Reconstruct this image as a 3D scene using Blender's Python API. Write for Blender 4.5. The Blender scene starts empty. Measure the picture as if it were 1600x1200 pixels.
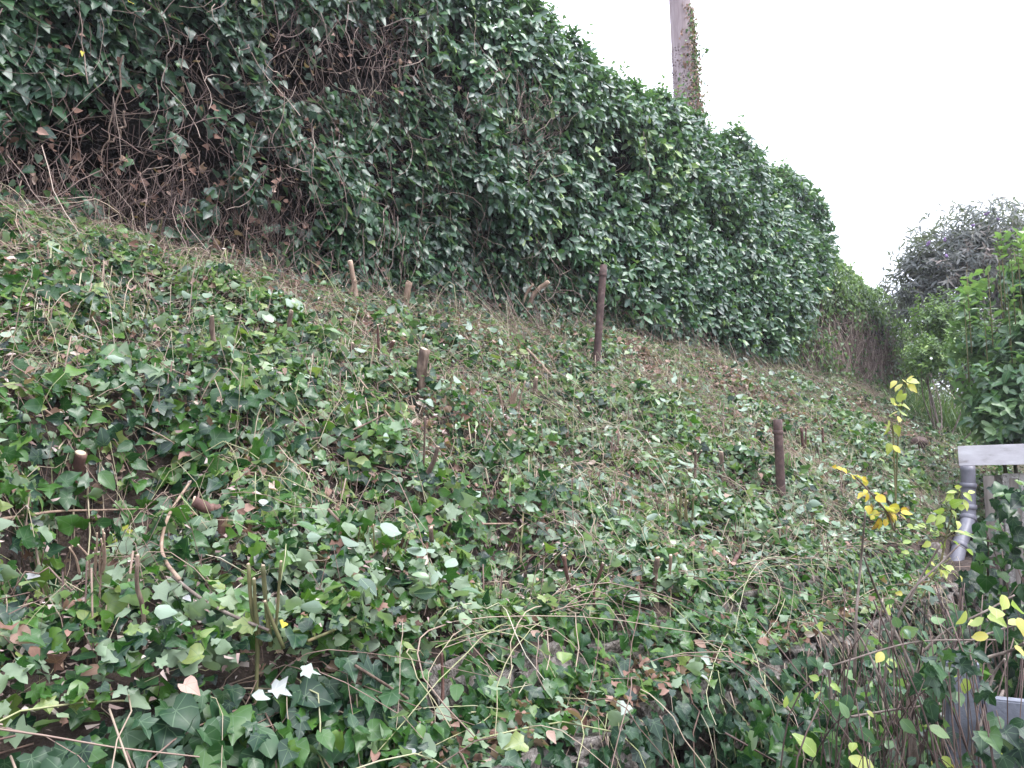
import bpy, math, random
import numpy as np
from mathutils import Vector, Matrix

rng = np.random.default_rng(11)
random.seed(11)
S = bpy.context.scene
COL = S.collection

# ------------------------------------------------------------------ camera
E = 1.62                                   # eye height
PITCH = math.radians(6.0)
YAW = math.radians(43.0)                   # bank runs along +x, view swings 43 deg from it
FPX = 1209.0
cam_d = bpy.data.cameras.new('camera')
cam_d.sensor_width = 36.0
cam_d.lens = 36.0 * FPX / 1600.0
cam_d.clip_start = 0.05
cam_d.clip_end = 2000.0
cam = bpy.data.objects.new('camera', cam_d)
COL.objects.link(cam)
cam.location = (0, 0, E)
cam.rotation_euler = (math.radians(90) + PITCH, 0, YAW - math.radians(90))
S.camera = cam

# ------------------------------------------------------------------ sky, sun, exposure
SUN_EL, SUN_AZ = math.radians(58), math.radians(-70)   # azimuth of the sun measured from +x
w = bpy.data.worlds.new('World')
S.world = w
w.use_nodes = True
nt = w.node_tree
nt.nodes.clear()
sky = nt.nodes.new('ShaderNodeTexSky')
sky.sky_type = 'NISHITA'
sky.sun_disc = False
sky.sun_elevation = SUN_EL
sky.sun_rotation = math.radians(90) - SUN_AZ
sky.dust_density = 4.0
sky.air_density = 1.0
mixs = nt.nodes.new('ShaderNodeMix')
mixs.data_type = 'RGBA'
mixs.inputs[0].default_value = 0.86          # cloud cover
mixs.inputs[7].default_value = (9.3, 9.75, 11.2, 1)
nt.links.new(sky.outputs[0], mixs.inputs[6])
bg = nt.nodes.new('ShaderNodeBackground')
bg.inputs[1].default_value = 0.125
tcw = nt.nodes.new('ShaderNodeTexCoord')
spw = nt.nodes.new('ShaderNodeSeparateXYZ')
nt.links.new(tcw.outputs['Generated'], spw.inputs[0])
cie = nt.nodes.new('ShaderNodeMapRange')            # overcast sky: three times as bright overhead as at the horizon
cie.inputs[1].default_value, cie.inputs[2].default_value = 0.0, 1.0
cie.inputs[3].default_value, cie.inputs[4].default_value = 0.47, 1.52
nt.links.new(spw.outputs[2], cie.inputs[0])
mulw = nt.nodes.new('ShaderNodeVectorMath')
mulw.operation = 'SCALE'
nt.links.new(mixs.outputs[2], mulw.inputs[0])
nt.links.new(cie.outputs[0], mulw.inputs['Scale'])
nt.links.new(mulw.outputs[0], bg.inputs[0])
wo = nt.nodes.new('ShaderNodeOutputWorld')
nt.links.new(bg.outputs[0], wo.inputs[0])

sun_d = bpy.data.lights.new('sun', 'SUN')
sun_d.energy = 1.3
sun_d.angle = math.radians(25)
sun_d.color = (1.0, 0.98, 0.96)
sun = bpy.data.objects.new('sun', sun_d)
COL.objects.link(sun)
sdir = Vector((math.cos(SUN_EL) * math.cos(SUN_AZ), math.cos(SUN_EL) * math.sin(SUN_AZ), math.sin(SUN_EL)))
sun.rotation_euler = (-sdir).to_track_quat('-Z', 'Y').to_euler()

S.view_settings.view_transform = 'Standard'
S.view_settings.look = 'None'
S.view_settings.exposure = 1.55
S.view_settings.gamma = 1.0
S.view_settings.use_curve_mapping = False
S.render.engine = 'CYCLES'
S.cycles.max_bounces = 6
S.cycles.diffuse_bounces = 2
S.cycles.glossy_bounces = 2
S.cycles.transmission_bounces = 3
S.cycles.use_denoising = True

# ------------------------------------------------------------------ picture-to-place helpers (used once, to find where a thing stands)
CP, SP, CY, SY = math.cos(PITCH), math.sin(PITCH), math.cos(YAW), math.sin(YAW)
EYE = np.array([0, 0, E])


def ray(px, py):
    r = (np.asarray(px, float) - 800) / FPX
    up = (600 - np.asarray(py, float)) / FPX
    hf = CP - SP * up
    z = SP + CP * up
    return np.stack([CY * hf + SY * r, SY * hf - CY * r, z], -1)


def at(px, py, d):
    return EYE + ray(px, py) * np.asarray(d, float)[..., None]


def project(P):
    q = np.asarray(P) - EYE
    f = q[..., 0] * CY + q[..., 1] * SY
    r = q[..., 0] * SY - q[..., 1] * CY
    d = f * CP + q[..., 2] * SP
    up = -f * SP + q[..., 2] * CP
    d = np.where(d < 1e-3, 1e-3, d)
    return 800 + r / d * FPX, 600 - up / d * FPX, d


# ------------------------------------------------------------------ value noise
_perm = rng.random(4096)


def _h(ix, iy, iz):
    n = (ix * 73856093) ^ (iy * 19349663) ^ (iz * 83492791)
    return _perm[np.abs(n) % 4096]


def noise(x, y, z=0.0):
    x, y, z = np.broadcast_arrays(np.asarray(x, float), np.asarray(y, float), np.asarray(z, float))
    ix, iy, iz = (np.floor(a).astype(np.int64) for a in (x, y, z))
    fx, fy, fz = x - ix, y - iy, z - iz
    fx, fy, fz = (a * a * (3 - 2 * a) for a in (fx, fy, fz))
    r = 0
    for dx in (0, 1):
        for dy in (0, 1):
            for dz in (0, 1):
                wgt = (fx if dx else 1 - fx) * (fy if dy else 1 - fy) * (fz if dz else 1 - fz)
                r = r + wgt * _h(ix + dx, iy + dy, iz + dz)
    return r * 2 - 1


def fbm(x, y, z=0.0, o=3):
    r, a, f = 0, 1.0, 1.0
    for i in range(o):
        r = r + a * noise(np.asarray(x) * f + 17.3 * i, np.asarray(y) * f + 5.1 * i, np.asarray(z) * f)
        a *= 0.5
        f *= 2.1
    return r


# ------------------------------------------------------------------ the bank
def bank0(u, v):
    u, v = np.asarray(u, float), np.asarray(v, float)
    z = E - 0.60 + 0.672 * (v - 1.85)
    top = E + 1.58 + 0.05 * (v - 5.1)
    z = np.where(v > 5.1, top, z)
    z = z - .10 * np.clip((v - 4.2) / .8, 0, 1) * np.clip((9 - u) / 4, 0, 1)
    lim = np.clip((v - 1.86) / 0.4, 0, 1) * np.clip((5.2 - v) / .8, .25, 1)
    return z + lim * (0.10 * noise(u * 1.1, v * 1.1, 3.0) + 0.05 * noise(u * 3.1, v * 3.1, 7.0))


def bank_hit(px, py, f=bank0):
    d = ray(px, py)
    lo = 0.6
    for k in range(900):
        t = 0.6 + k * 0.03
        P = EYE + d * t
        if P[1] > 1.8 and P[2] <= f(P[0], P[1]):
            return P
    return EYE + d * 9


DIPS = []
for px, py, r, dep in ((150, 730, .16, .20), (130, 740, .13, .16), (300, 790, .10, .08), (790, 830, .16, .14), (760, 880, .14, .10),
                       (60, 870, .16, .14), (370, 340, .3, .14), (1130, 745, .18, .14), (560, 800, .14, .08), (690, 560, .2, .1),
                       (250, 700, .2, .1), (880, 690, .22, .1)):
    P = bank_hit(px, py)
    DIPS.append((P[0], P[1], r * 1.25, dep * 1.9))


def bank(u, v):
    z = bank0(u, v)
    for a, b, r, dep in DIPS:
        z = z - dep * np.exp(-((u - a) ** 2 + (v - b) ** 2) / (r * r))
    return z


def hit(px, py):
    return bank_hit(px, py, bank)


def hit_mat(px, py):
    return bank_hit(px, py, lambda u, v: bank(u, v) + heap(u, v) + .012)


# ------------------------------------------------------------------ material helpers
def new_mat(name):
    m = bpy.data.materials.new(name)
    m.use_nodes = True
    t = m.node_tree
    t.nodes.clear()
    out = t.nodes.new('ShaderNodeOutputMaterial')
    return m, t, out


def N(t, kind, **kw):
    n = t.nodes.new(kind)
    for k, v in kw.items():
        setattr(n, k, v)
    return n


def math_n(t, op, a, b=None, c=None):
    n = t.nodes.new('ShaderNodeMath')
    n.operation = op
    for i, v in enumerate((a, b, c)):
        if v is None:
            continue
        if isinstance(v, (int, float)):
            n.inputs[i].default_value = v
        else:
            t.links.new(v, n.inputs[i])
    return n.outputs[0]


def ramp(t, fac, stops):
    r = t.nodes.new('ShaderNodeValToRGB')
    el = r.color_ramp.elements
    while len(el) > 1:
        el.remove(el[-1])
    el[0].position = stops[0][0]
    el[0].color = (*stops[0][1], 1)
    for p, c in stops[1:]:
        e = el.new(p)
        e.color = (*c, 1)
    t.links.new(fac, r.inputs[0])
    return r.outputs[0]


def mixc(t, fac, a, b, mode='MIX'):
    m = t.nodes.new('ShaderNodeMix')
    m.data_type = 'RGBA'
    m.blend_type = mode
    for s, v in ((0, fac), (6, a), (7, b)):
        if isinstance(v, (int, float)):
            m.inputs[s].default_value = v
        elif isinstance(v, tuple):
            m.inputs[s].default_value = (*v, 1)
        else:
            t.links.new(v, m.inputs[s])
    return m.outputs[2]


def leaf_mat(name, stops, back, rough=0.38, vein='none', vein_col=(.16, .24, .12), trans=0.24, spec=0.5, mottle=0.25):
    m, t, out = new_mat(name)
    at_ = N(t, 'ShaderNodeAttribute', attribute_name='tint')
    geo = N(t, 'ShaderNodeNewGeometry')
    nz = N(t, 'ShaderNodeTexNoise')
    nz.inputs['Scale'].default_value = 38.0
    nz.inputs['Detail'].default_value = 3.0
    t.links.new(geo.outputs['Position'], nz.inputs['Vector'])
    fac = math_n(t, 'ADD', at_.outputs['Fac'], math_n(t, 'MULTIPLY', math_n(t, 'SUBTRACT', nz.outputs['Fac'], 0.5), mottle))
    col = ramp(t, fac, stops)
    uv = N(t, 'ShaderNodeUVMap')
    sep = N(t, 'ShaderNodeSeparateXYZ')
    t.links.new(uv.outputs[0], sep.inputs[0])
    x = math_n(t, 'ABSOLUTE', math_n(t, 'SUBTRACT', sep.outputs[0], 0.5))
    y = sep.outputs[1]
    if vein == 'palm':
        y2 = math_n(t, 'SUBTRACT', y, 0.12)
        th = math_n(t, 'ARCTAN2', x, y2)
        r = math_n(t, 'SQRT', math_n(t, 'ADD', math_n(t, 'MULTIPLY', x, x), math_n(t, 'MULTIPLY', y2, y2)))
        dmin = None
        for a in (0.0, 0.78, 1.62):
            d = math_n(t, 'ABSOLUTE', math_n(t, 'SINE', math_n(t, 'SUBTRACT', th, a)))
            dmin = d if dmin is None else math_n(t, 'MINIMUM', dmin, d)
        d = math_n(t, 'MULTIPLY', dmin, r)
        vf = math_n(t, 'SUBTRACT', 1.0, math_n(t, 'MULTIPLY', d, 55.0))
    elif vein == 'mid':
        w1 = math_n(t, 'SUBTRACT', 1.0, math_n(t, 'MULTIPLY', x, 45.0))
        s = math_n(t, 'SUBTRACT', math_n(t, 'MULTIPLY', y, 9.0), math_n(t, 'MULTIPLY', x, 9.0))
        fr = math_n(t, 'FRACT', s)
        w2 = math_n(t, 'MULTIPLY', math_n(t, 'LESS_THAN', fr, 0.12), 0.25)
        vf = math_n(t, 'MAXIMUM', w1, w2)
    else:
        vf = None
    if vf is not None:
        vf = math_n(t, 'MAXIMUM', vf, 0.0)
        col = mixc(t, math_n(t, 'MULTIPLY', vf, 0.75), col, vein_col)
    bk = mixc(t, 0.30, back, col)
    colf = mixc(t, geo.outputs['Backfacing'], col, bk)
    p = N(t, 'ShaderNodeBsdfPrincipled')
    t.links.new(colf, p.inputs['Base Color'])
    rg = math_n(t, 'ADD', math_n(t, 'MULTIPLY', geo.outputs['Backfacing'], 0.25), math_n(t, 'ADD', rough - .1, math_n(t, 'MULTIPLY', nz.outputs['Fac'], 0.2)))
    t.links.new(rg, p.inputs['Roughness'])
    p.inputs['Specular IOR Level'].default_value = spec
    tr = N(t, 'ShaderNodeBsdfTranslucent')
    tc = mixc(t, 1.0, colf, (1.3, 1.5, 0.7), 'MULTIPLY')
    t.links.new(tc, tr.inputs[0])
    mx = N(t, 'ShaderNodeMixShader')
    mx.inputs[0].default_value = trans
    t.links.new(p.outputs[0], mx.inputs[1])
    t.links.new(tr.outputs[0], mx.inputs[2])
    t.links.new(mx.outputs[0], out.inputs[0])
    return m


def solid_mat(name, stops, scale=12.0, rough=0.8, bump=0.4, stretch=(1, 1, 1), tint=False, detail=5.0, spec=0.3, bscale=None, coords='Object', bdist=.01):
    m, t, out = new_mat(name)
    if tint:
        geo = N(t, 'ShaderNodeNewGeometry')
        vec = geo.outputs['Position']
    else:
        tc = N(t, 'ShaderNodeTexCoord')
        vec = tc.outputs[coords]
    mp = N(t, 'ShaderNodeMapping')
    mp.inputs['Scale'].default_value = stretch
    t.links.new(vec, mp.inputs[0])
    nz = N(t, 'ShaderNodeTexNoise')
    nz.inputs['Scale'].default_value = scale
    nz.inputs['Detail'].default_value = detail
    nz.inputs['Roughness'].default_value = 0.65
    t.links.new(mp.outputs[0], nz.inputs[0])
    f = nz.outputs['Fac']
    if tint:
        a = N(t, 'ShaderNodeAttribute', attribute_name='tint')
        f = math_n(t, 'ADD', a.outputs['Fac'], math_n(t, 'MULTIPLY', math_n(t, 'SUBTRACT', f, .5), 0.35))
    else:
        f = math_n(t, 'ADD', math_n(t, 'MULTIPLY', math_n(t, 'SUBTRACT', f, .5), 2.0), .5)
    col = ramp(t, f, stops)
    p = N(t, 'ShaderNodeBsdfPrincipled')
    t.links.new(col, p.inputs['Base Color'])
    p.inputs['Roughness'].default_value = rough
    p.inputs['Specular IOR Level'].default_value = spec
    if bump > 0:
        nb = nz
        if bscale:
            nb = N(t, 'ShaderNodeTexNoise')
            nb.inputs['Scale'].default_value = bscale
            nb.inputs['Detail'].default_value = 4
            t.links.new(mp.outputs[0], nb.inputs[0])
        b = N(t, 'ShaderNodeBump')
        b.inputs['Strength'].default_value = bump
        b.inputs['Distance'].default_value = bdist
        t.links.new(nb.outputs['Fac'], b.inputs['Height'])
        t.links.new(b.outputs[0], p.inputs['Normal'])
    t.links.new(p.outputs[0], out.inputs[0])
    return m


M = {}
M['ivy'] = leaf_mat('ivy_leaf', [(0, (.006, .022, .016)), (.25, (.011, .042, .018)), (.5, (.026, .088, .016)), (.73, (.060, .145, .022)), (.9, (.12, .20, .040)), (1, (.20, .25, .08))],
                    (.25, .32, .22), rough=.36, vein='palm', vein_col=(.09, .15, .07), spec=.5, trans=.32)
M['ivy_fore'] = leaf_mat('wall_ivy_leaf', [(0, (.006, .022, .014)), (.3, (.011, .038, .018)), (.6, (.022, .068, .020)), (.85, (.052, .115, .028)), (1, (.12, .18, .05))],
                         (.13, .18, .12), rough=.46, vein='palm', vein_col=(.09, .15, .08), spec=.42, trans=.2)
M['ivy_dark'] = leaf_mat('hedge_ivy_leaf', [(0, (.011, .032, .022)), (.4, (.020, .060, .030)), (.75, (.038, .108, .036)), (.92, (.08, .165, .04)), (1, (.14, .20, .06))],
                         (.13, .19, .13), rough=.38, vein='palm', vein_col=(.09, .15, .09), spec=.6)
M['laurel'] = leaf_mat('laurel_leaf', [(0, (.015, .046, .033)), (.45, (.030, .088, .050)), (.75, (.048, .138, .054)), (.92, (.11, .20, .05)), (1, (.22, .33, .08))],
                       (.10, .17, .09), rough=.42, vein='mid', vein_col=(.10, .17, .08), spec=.9)
M['bright_cut'] = leaf_mat('cut_laurel_leaf', [(0, (.022, .060, .030)), (.5, (.055, .125, .045)), (.85, (.12, .20, .07)), (1, (.20, .27, .11))],
                           (.23, .30, .24), rough=.32, vein='mid', vein_col=(.2, .28, .15), trans=.2, spec=.8)
M['bright'] = leaf_mat('bright_laurel_leaf', [(0, (.030, .074, .042)), (.4, (.062, .128, .066)), (.75, (.13, .21, .09)), (1, (.29, .38, .14))],
                       (.16, .26, .11), rough=.34, vein='mid', vein_col=(.2, .3, .12), trans=.3)
M['buddleia'] = leaf_mat('buddleia_leaf', [(0, (.056, .062, .066)), (.45, (.102, .112, .110)), (.75, (.165, .165, .160)), (1, (.26, .21, .195))],
                         (.20, .22, .20), rough=.6, trans=.2, spec=.3)
M['creeper'] = leaf_mat('creeper_leaf', [(0, (.03, .06, .03)), (.5, (.07, .13, .04)), (.8, (.15, .25, .06)), (1, (.26, .36, .10))],
                        (.15, .22, .10), rough=.5, trans=.3)
M['dead'] = leaf_mat('dead_leaf', [(0, (.060, .032, .026)), (.35, (.14, .075, .055)), (.6, (.24, .145, .115)), (.85, (.36, .255, .21)), (1, (.47, .39, .34))],
                     (.36, .25, .18), rough=.7, vein='palm', vein_col=(.22, .13, .08), trans=.15, spec=.25)
M['pale'] = leaf_mat('pale_leaf', [(0, (.17, .22, .16)), (.5, (.27, .31, .27)), (1, (.28, .28, .29))],
                     (.34, .37, .33), rough=.6, vein='palm', vein_col=(.38, .40, .34), trans=.15, spec=.3)
M['yellow'] = leaf_mat('yellow_leaf', [(0, (.14, .20, .04)), (.4, (.34, .36, .06)), (.75, (.52, .42, .05)), (.92, (.50, .32, .04)), (1, (.24, .13, .04))],
                       (.44, .43, .18), rough=.5, vein='mid', vein_col=(.42, .42, .18), trans=.35, spec=.35, mottle=.6)
M['lime'] = leaf_mat('yellow_green_leaf', [(0, (.09, .17, .04)), (.5, (.23, .32, .07)), (.85, (.42, .45, .12)), (1, (.46, .40, .10))],
                     (.32, .40, .17), rough=.45, vein='mid', vein_col=(.38, .44, .20), trans=.35, spec=.5, mottle=.5)
M['shred'] = solid_mat('litter_shred', [(0, (.055, .036, .034)), (.4, (.14, .095, .085)), (.7, (.28, .21, .19)), (1, (.46, .39, .36))], tint=True, bump=0, rough=.85)
M['stem'] = solid_mat('thin_stem', [(0, (.050, .030, .026)), (.3, (.12, .075, .060)), (.5, (.22, .155, .125)), (.68, (.33, .265, .195)), (.82, (.22, .235, .11)), (1, (.46, .415, .335))], tint=True, bump=0, rough=.65)
M['hedge_twig'] = solid_mat('hedge_twig', [(0, (.040, .027, .026)), (.5, (.105, .070, .062)), (.8, (.20, .145, .125)), (1, (.36, .29, .24))], tint=True, bump=0, rough=.8)
M['bark'] = solid_mat('bark', [(0, (.035, .024, .021)), (.45, (.095, .064, .050)), (.7, (.18, .13, .10)), (1, (.30, .24, .19))], scale=30, stretch=(1, 1, .25), bump=.8, rough=.85)
M['pale_bark'] = solid_mat('pale_bark', [(0, (.10, .066, .052)), (.5, (.24, .165, .12)), (1, (.37, .29, .22))], scale=28, stretch=(1, 1, .3), bump=.5, rough=.75)
M['red_bark'] = solid_mat('red_bark', [(0, (.035, .018, .016)), (.5, (.085, .042, .034)), (1, (.17, .095, .075))], scale=28, stretch=(1, 1, .3), bump=.5, rough=.7)
M['green_bark'] = solid_mat('green_bark', [(0, (.045, .045, .022)), (.4, (.095, .095, .040)), (.7, (.15, .13, .06)), (1, (.13, .08, .05))], scale=28, stretch=(1, 1, .3), bump=.4, rough=.65)
M['grey_bark'] = solid_mat('grey_bark', [(0, (.065, .048, .042)), (.5, (.15, .118, .10)), (1, (.26, .22, .19))], scale=35, stretch=(1, 1, .4), bump=.5, rough=.8)
M['cut'] = solid_mat('cut_wood', [(0, (.30, .21, .14)), (.5, (.43, .335, .24)), (1, (.54, .46, .36))], scale=25, bump=.2, rough=.75)
M['soil'] = solid_mat('bank_soil', [(0, (.014, .010, .009)), (.4, (.034, .024, .020)), (.7, (.070, .050, .041)), (1, (.13, .098, .08))], scale=9, bump=1.0, rough=.95, bdist=.04, bscale=30)
M['ground'] = solid_mat('ground', [(0, (.03, .03, .022)), (.5, (.07, .06, .045)), (1, (.13, .11, .085))], scale=3, bump=.6, rough=.95)
M['hedge_core_shade'] = solid_mat('hedge_core_shade', [(0, (.006, .005, .005)), (.5, (.014, .011, .010)), (1, (.035, .025, .020))], scale=14, bump=1.0, rough=1.0, bdist=.05)  # near-black colour carries the deep shade of the hedge hollows
M['rust'] = solid_mat('rusty_steel', [(0, (.030, .018, .018)), (.4, (.062, .036, .033)), (.7, (.10, .060, .053)), (1, (.20, .15, .14))], scale=22, bump=.35, rough=.75, spec=.4, bdist=.004)
M['pole'] = solid_mat('weathered_pole', [(0, (.14, .105, .105)), (.4, (.24, .19, .195)), (.7, (.33, .275, .285)), (1, (.42, .37, .38))], scale=7, stretch=(1, 1, .12), bump=.5, rough=.85)
M['stone'] = solid_mat('rough_stone', [(0, (.055, .046, .040)), (.4, (.125, .108, .096)), (.7, (.21, .188, .172)), (1, (.36, .335, .31))], scale=11, stretch=(1, 1, .45), bump=1.0, rough=.9, bdist=.02, bscale=30)
M['white_board'] = solid_mat('weathered_white_board', [(0, (.22, .20, .19)), (.35, (.50, .475, .50)), (1, (.66, .64, .67))], scale=4, stretch=(1, 1, 3), bump=.15, rough=.7)
M['timber'] = solid_mat('grey_timber', [(0, (.09, .080, .07)), (.5, (.20, .175, .155)), (1, (.33, .30, .27))], scale=16, stretch=(1, 1, .12), bump=.7, rough=.85)
M['pebble'] = solid_mat('pebbledash', [(0, (.16, .15, .14)), (.45, (.34, .32, .30)), (1, (.62, .59, .56))], scale=34, bump=1.0, rough=.9, bdist=.02)
M['pipe'] = solid_mat('grey_plastic', [(0, (.075, .075, .088)), (.5, (.135, .132, .160)), (1, (.19, .187, .22))], scale=5, bump=.05, rough=.42, spec=.5)
M['concrete'] = solid_mat('concrete', [(0, (.055, .058, .066)), (.38, (.135, .142, .170)), (.7, (.19, .20, .24)), (1, (.11, .13, .10))], scale=5, bump=.4, rough=.88, bscale=90, bdist=.006)
M['felt'] = solid_mat('roof_felt', [(0, (.03, .03, .03)), (1, (.09, .09, .09))], scale=60, bump=.4, rough=.9)
M['flower'] = solid_mat('purple_flower', [(0, (.11, .065, .15)), (.5, (.19, .12, .25)), (1, (.28, .20, .34))], scale=40, bump=.5, rough=.8)
M['white_flower'] = solid_mat('white_flower', [(0, (.6, .6, .58)), (1, (.8, .8, .78))], scale=40, bump=.1, rough=.8)
M['grass'] = leaf_mat('long_grass', [(0, (.03, .07, .03)), (.5, (.08, .15, .06)), (.85, (.20, .26, .12)), (1, (.42, .38, .24))], (.12, .18, .09), rough=.5, trans=.25)


# ------------------------------------------------------------------ objects
def mesh_np(name, V, T, mat, uv=None, tint=None, smooth=True):
    V = np.ascontiguousarray(V, dtype=np.float32)
    T = np.ascontiguousarray(T, dtype=np.int32)
    me = bpy.data.meshes.new(name)
    me.vertices.add(len(V))
    me.vertices.foreach_set('co', V.ravel())
    k = T.shape[1]
    me.loops.add(T.size)
    me.loops.foreach_set('vertex_index', T.ravel())
    me.polygons.add(len(T))
    me.polygons.foreach_set('loop_start', np.arange(0, T.size, k, dtype=np.int32))
    if uv is not None:
        ul = me.uv_layers.new(name='UVMap')
        ul.data.foreach_set('uv', np.ascontiguousarray(uv[T.ravel()], dtype=np.float32).ravel())
    if tint is not None:
        a = me.attributes.new('tint', 'FLOAT', 'POINT')
        a.data.foreach_set('value', np.ascontiguousarray(tint, dtype=np.float32))
    me.update(calc_edges=True)
    if smooth:
        me.polygons.foreach_set('use_smooth', np.ones(len(T), dtype=bool))
    me.materials.append(mat)
    return me


def link(name, me, parent=None, loc=None, **props):
    o = bpy.data.objects.new(name, me)
    COL.objects.link(o)
    if parent is not None:
        o.parent = parent
    if loc is not None:
        o.location = loc
    for k, v in props.items():
        o[k] = v
    return o


def thing(name, label, cat, loc=(0, 0, 0), group=None):
    o = bpy.data.objects.new(name, None)
    COL.objects.link(o)
    o.empty_display_size = .1
    o.location = tuple(float(c) for c in loc)
    o['label'] = label
    o['category'] = cat
    if group:
        o['group'] = group
    return o


def child(name, me, parent, **props):
    """a part built in world coordinates"""
    o = link(name, me, parent, **props)
    o.location = -Vector(parent.location) if parent.parent is None else Vector((0, 0, 0))
    return o


# ------------------------------------------------------------------ leaf shapes
def leaf_shape(half, mids, ci):
    """half: right outline base->tip (no ends); mids: midrib y's; ci: for each half point the midrib index it fans to"""
    V = [(0, y) for y in mids]
    nm = len(V)
    V += [(x, y) for x, y in half] + [(-x, y) for x, y in half]
    nh = len(half)
    T = []
    for side in (0, 1):
        b = nm + side * nh
        seq = [0] + list(range(b, b + nh)) + [nm - 1]
        ic = [ci[0]] + list(ci) + [ci[-1]]
        cur = ic[0]
        for a in range(len(seq) - 1):
            tgt = ci[min(max(a, 0), nh - 1)] if a < nh else ci[-1]
            if tgt != cur:
                T.append((seq[a], tgt, cur) if side == 0 else (seq[a], cur, tgt))
                cur = tgt
            if seq[a] == cur or seq[a + 1] == cur:
                continue
            T.append((seq[a], seq[a + 1], cur) if side == 0 else (seq[a], cur, seq[a + 1]))
    return np.array(V, float), np.array(T, int)


IVY_LOBED = leaf_shape([(.16, -.13), (.40, -.06), (.33, .14), (.56, .40), (.28, .47), (.15, .74)], [0, .28, .6, 1.0], [1, 1, 1, 1, 2, 2])
IVY_HEART = leaf_shape([(.22, -.12), (.42, .02), (.48, .24), (.38, .46), (.24, .66), (.10, .86)], [0, .28, .6, 1.0], [1, 1, 1, 2, 2, 2])
IVY_LONG = leaf_shape([(.14, -.08), (.34, .04), (.25, .22), (.36, .40), (.20, .56), (.09, .82)], [0, .28, .6, 1.0], [1, 1, 1, 1, 2, 2])
IVY_LOW = leaf_shape([(.30, -.08), (.46, .22), (.26, .60)], [0, .35, 1.0], [1, 1, 1])
OVAL = leaf_shape([(.09, .10), (.18, .30), (.235, .55), (.19, .80), (.09, .95)], [0, .33, .66, 1.0], [1, 1, 2, 2, 2])
OVAL_LOW = leaf_shape([(.14, .2), (.235, .58), (.14, .88)], [0, .5, 1.0], [1, 1, 1])
LANCE = leaf_shape([(.085, .2), (.11, .45), (.06, .8)], [0, .45, 1.0], [1, 1, 1])
BROAD = leaf_shape([(.16, .06), (.30, .24), (.34, .46), (.25, .70), (.10, .90)], [0, .33, .66, 1.0], [1, 1, 2, 2, 2])
BLADE = (np.array([(-.012, 0), (.012, 0), (-.010, .35), (.010, .35), (-.007, .7), (.007, .7), (0, 1)], float),
         np.array([(0, 1, 3), (0, 3, 2), (2, 3, 5), (2, 5, 4), (4, 5, 6)], int))
SHRED = (np.array([(-.3, 0), (.25, .1), (.3, .6), (-.1, 1.0)], float), np.array([(0, 1, 2), (0, 2, 3)], int))


def bend(shape, fold, droop, wave, ph, side=0.0):
    P, T = shape
    P = P + rng.normal(0, .022, P.shape) * (np.abs(P[:, :1]) > .01)
    x, y = P[:, 0], P[:, 1]
    z = fold * np.abs(x) - droop * y * y + wave * np.sin(x * 7 + y * 5 + ph) * (np.abs(x) + .1) + side * x * y
    V = np.stack([x, y, z], -1)
    uv = np.stack([x + .5, y], -1)
    return V, T, uv


def variants(shapes, n, fold=(-.1, .55), droop=(-.1, .5), wave=(.06, .32)):
    out = []
    for i in range(n):
        s = shapes[i % len(shapes)]
        out.append(bend(s, rng.uniform(*fold), rng.uniform(*droop), rng.uniform(*wave), rng.uniform(0, 6), rng.uniform(-.2, .2)))
    return out


V_IVY = variants([IVY_LOBED, IVY_HEART, IVY_LOBED, IVY_HEART, IVY_LONG, BROAD], 24)
V_HEART = variants([IVY_HEART, IVY_HEART, IVY_LOBED], 15)
V_IVYLOW = variants([IVY_LOW], 8)
V_CURLOW = variants([IVY_LOW], 6, fold=(.2, .8), droop=(-.5, .7), wave=(.15, .4))
V_HEARTLOW = variants([leaf_shape([(.26, -.10), (.45, .20), (.20, .68)], [0, .32, 1.0], [1, 1, 1]), IVY_LOW], 12)
V_OVAL = variants([OVAL], 6, fold=(.1, .5), droop=(.05, .35), wave=(.02, .08))
V_OVALLOW = variants([OVAL_LOW], 6, fold=(.1, .5), droop=(.05, .35), wave=(.02, .08))
V_LANCE = variants([LANCE], 6, fold=(.1, .6), droop=(.1, .6), wave=(0, .1))
V_BROAD = variants([BROAD], 6, fold=(.05, .4), droop=(.05, .5), wave=(.04, .12))
V_CURLED = variants([IVY_HEART, BROAD, IVY_LOBED, BROAD], 12, fold=(.2, .75), droop=(-.5, .7), wave=(.15, .4))
FOLDED = (BROAD[0] * np.array([.62, 1.0]), BROAD[1])
V_FOLDED = variants([FOLDED], 4, fold=(.5, 1.1), droop=(.1, .5), wave=(.1, .25))
V_BLADE = variants([BLADE], 6, fold=(.2, .6), droop=(.2, .9), wave=(0, .02))
V_SHRED = variants([SHRED], 6, fold=(0, .8), droop=(-.4, .4), wave=(.05, .2))


def unit(a):
    return a / np.maximum(np.linalg.norm(a, axis=-1, keepdims=True), 1e-9)


def frames(D, Nn):
    D = unit(D)
    Sx = unit(np.cross(D, Nn))
    return Sx, D, np.cross(Sx, D)


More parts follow.
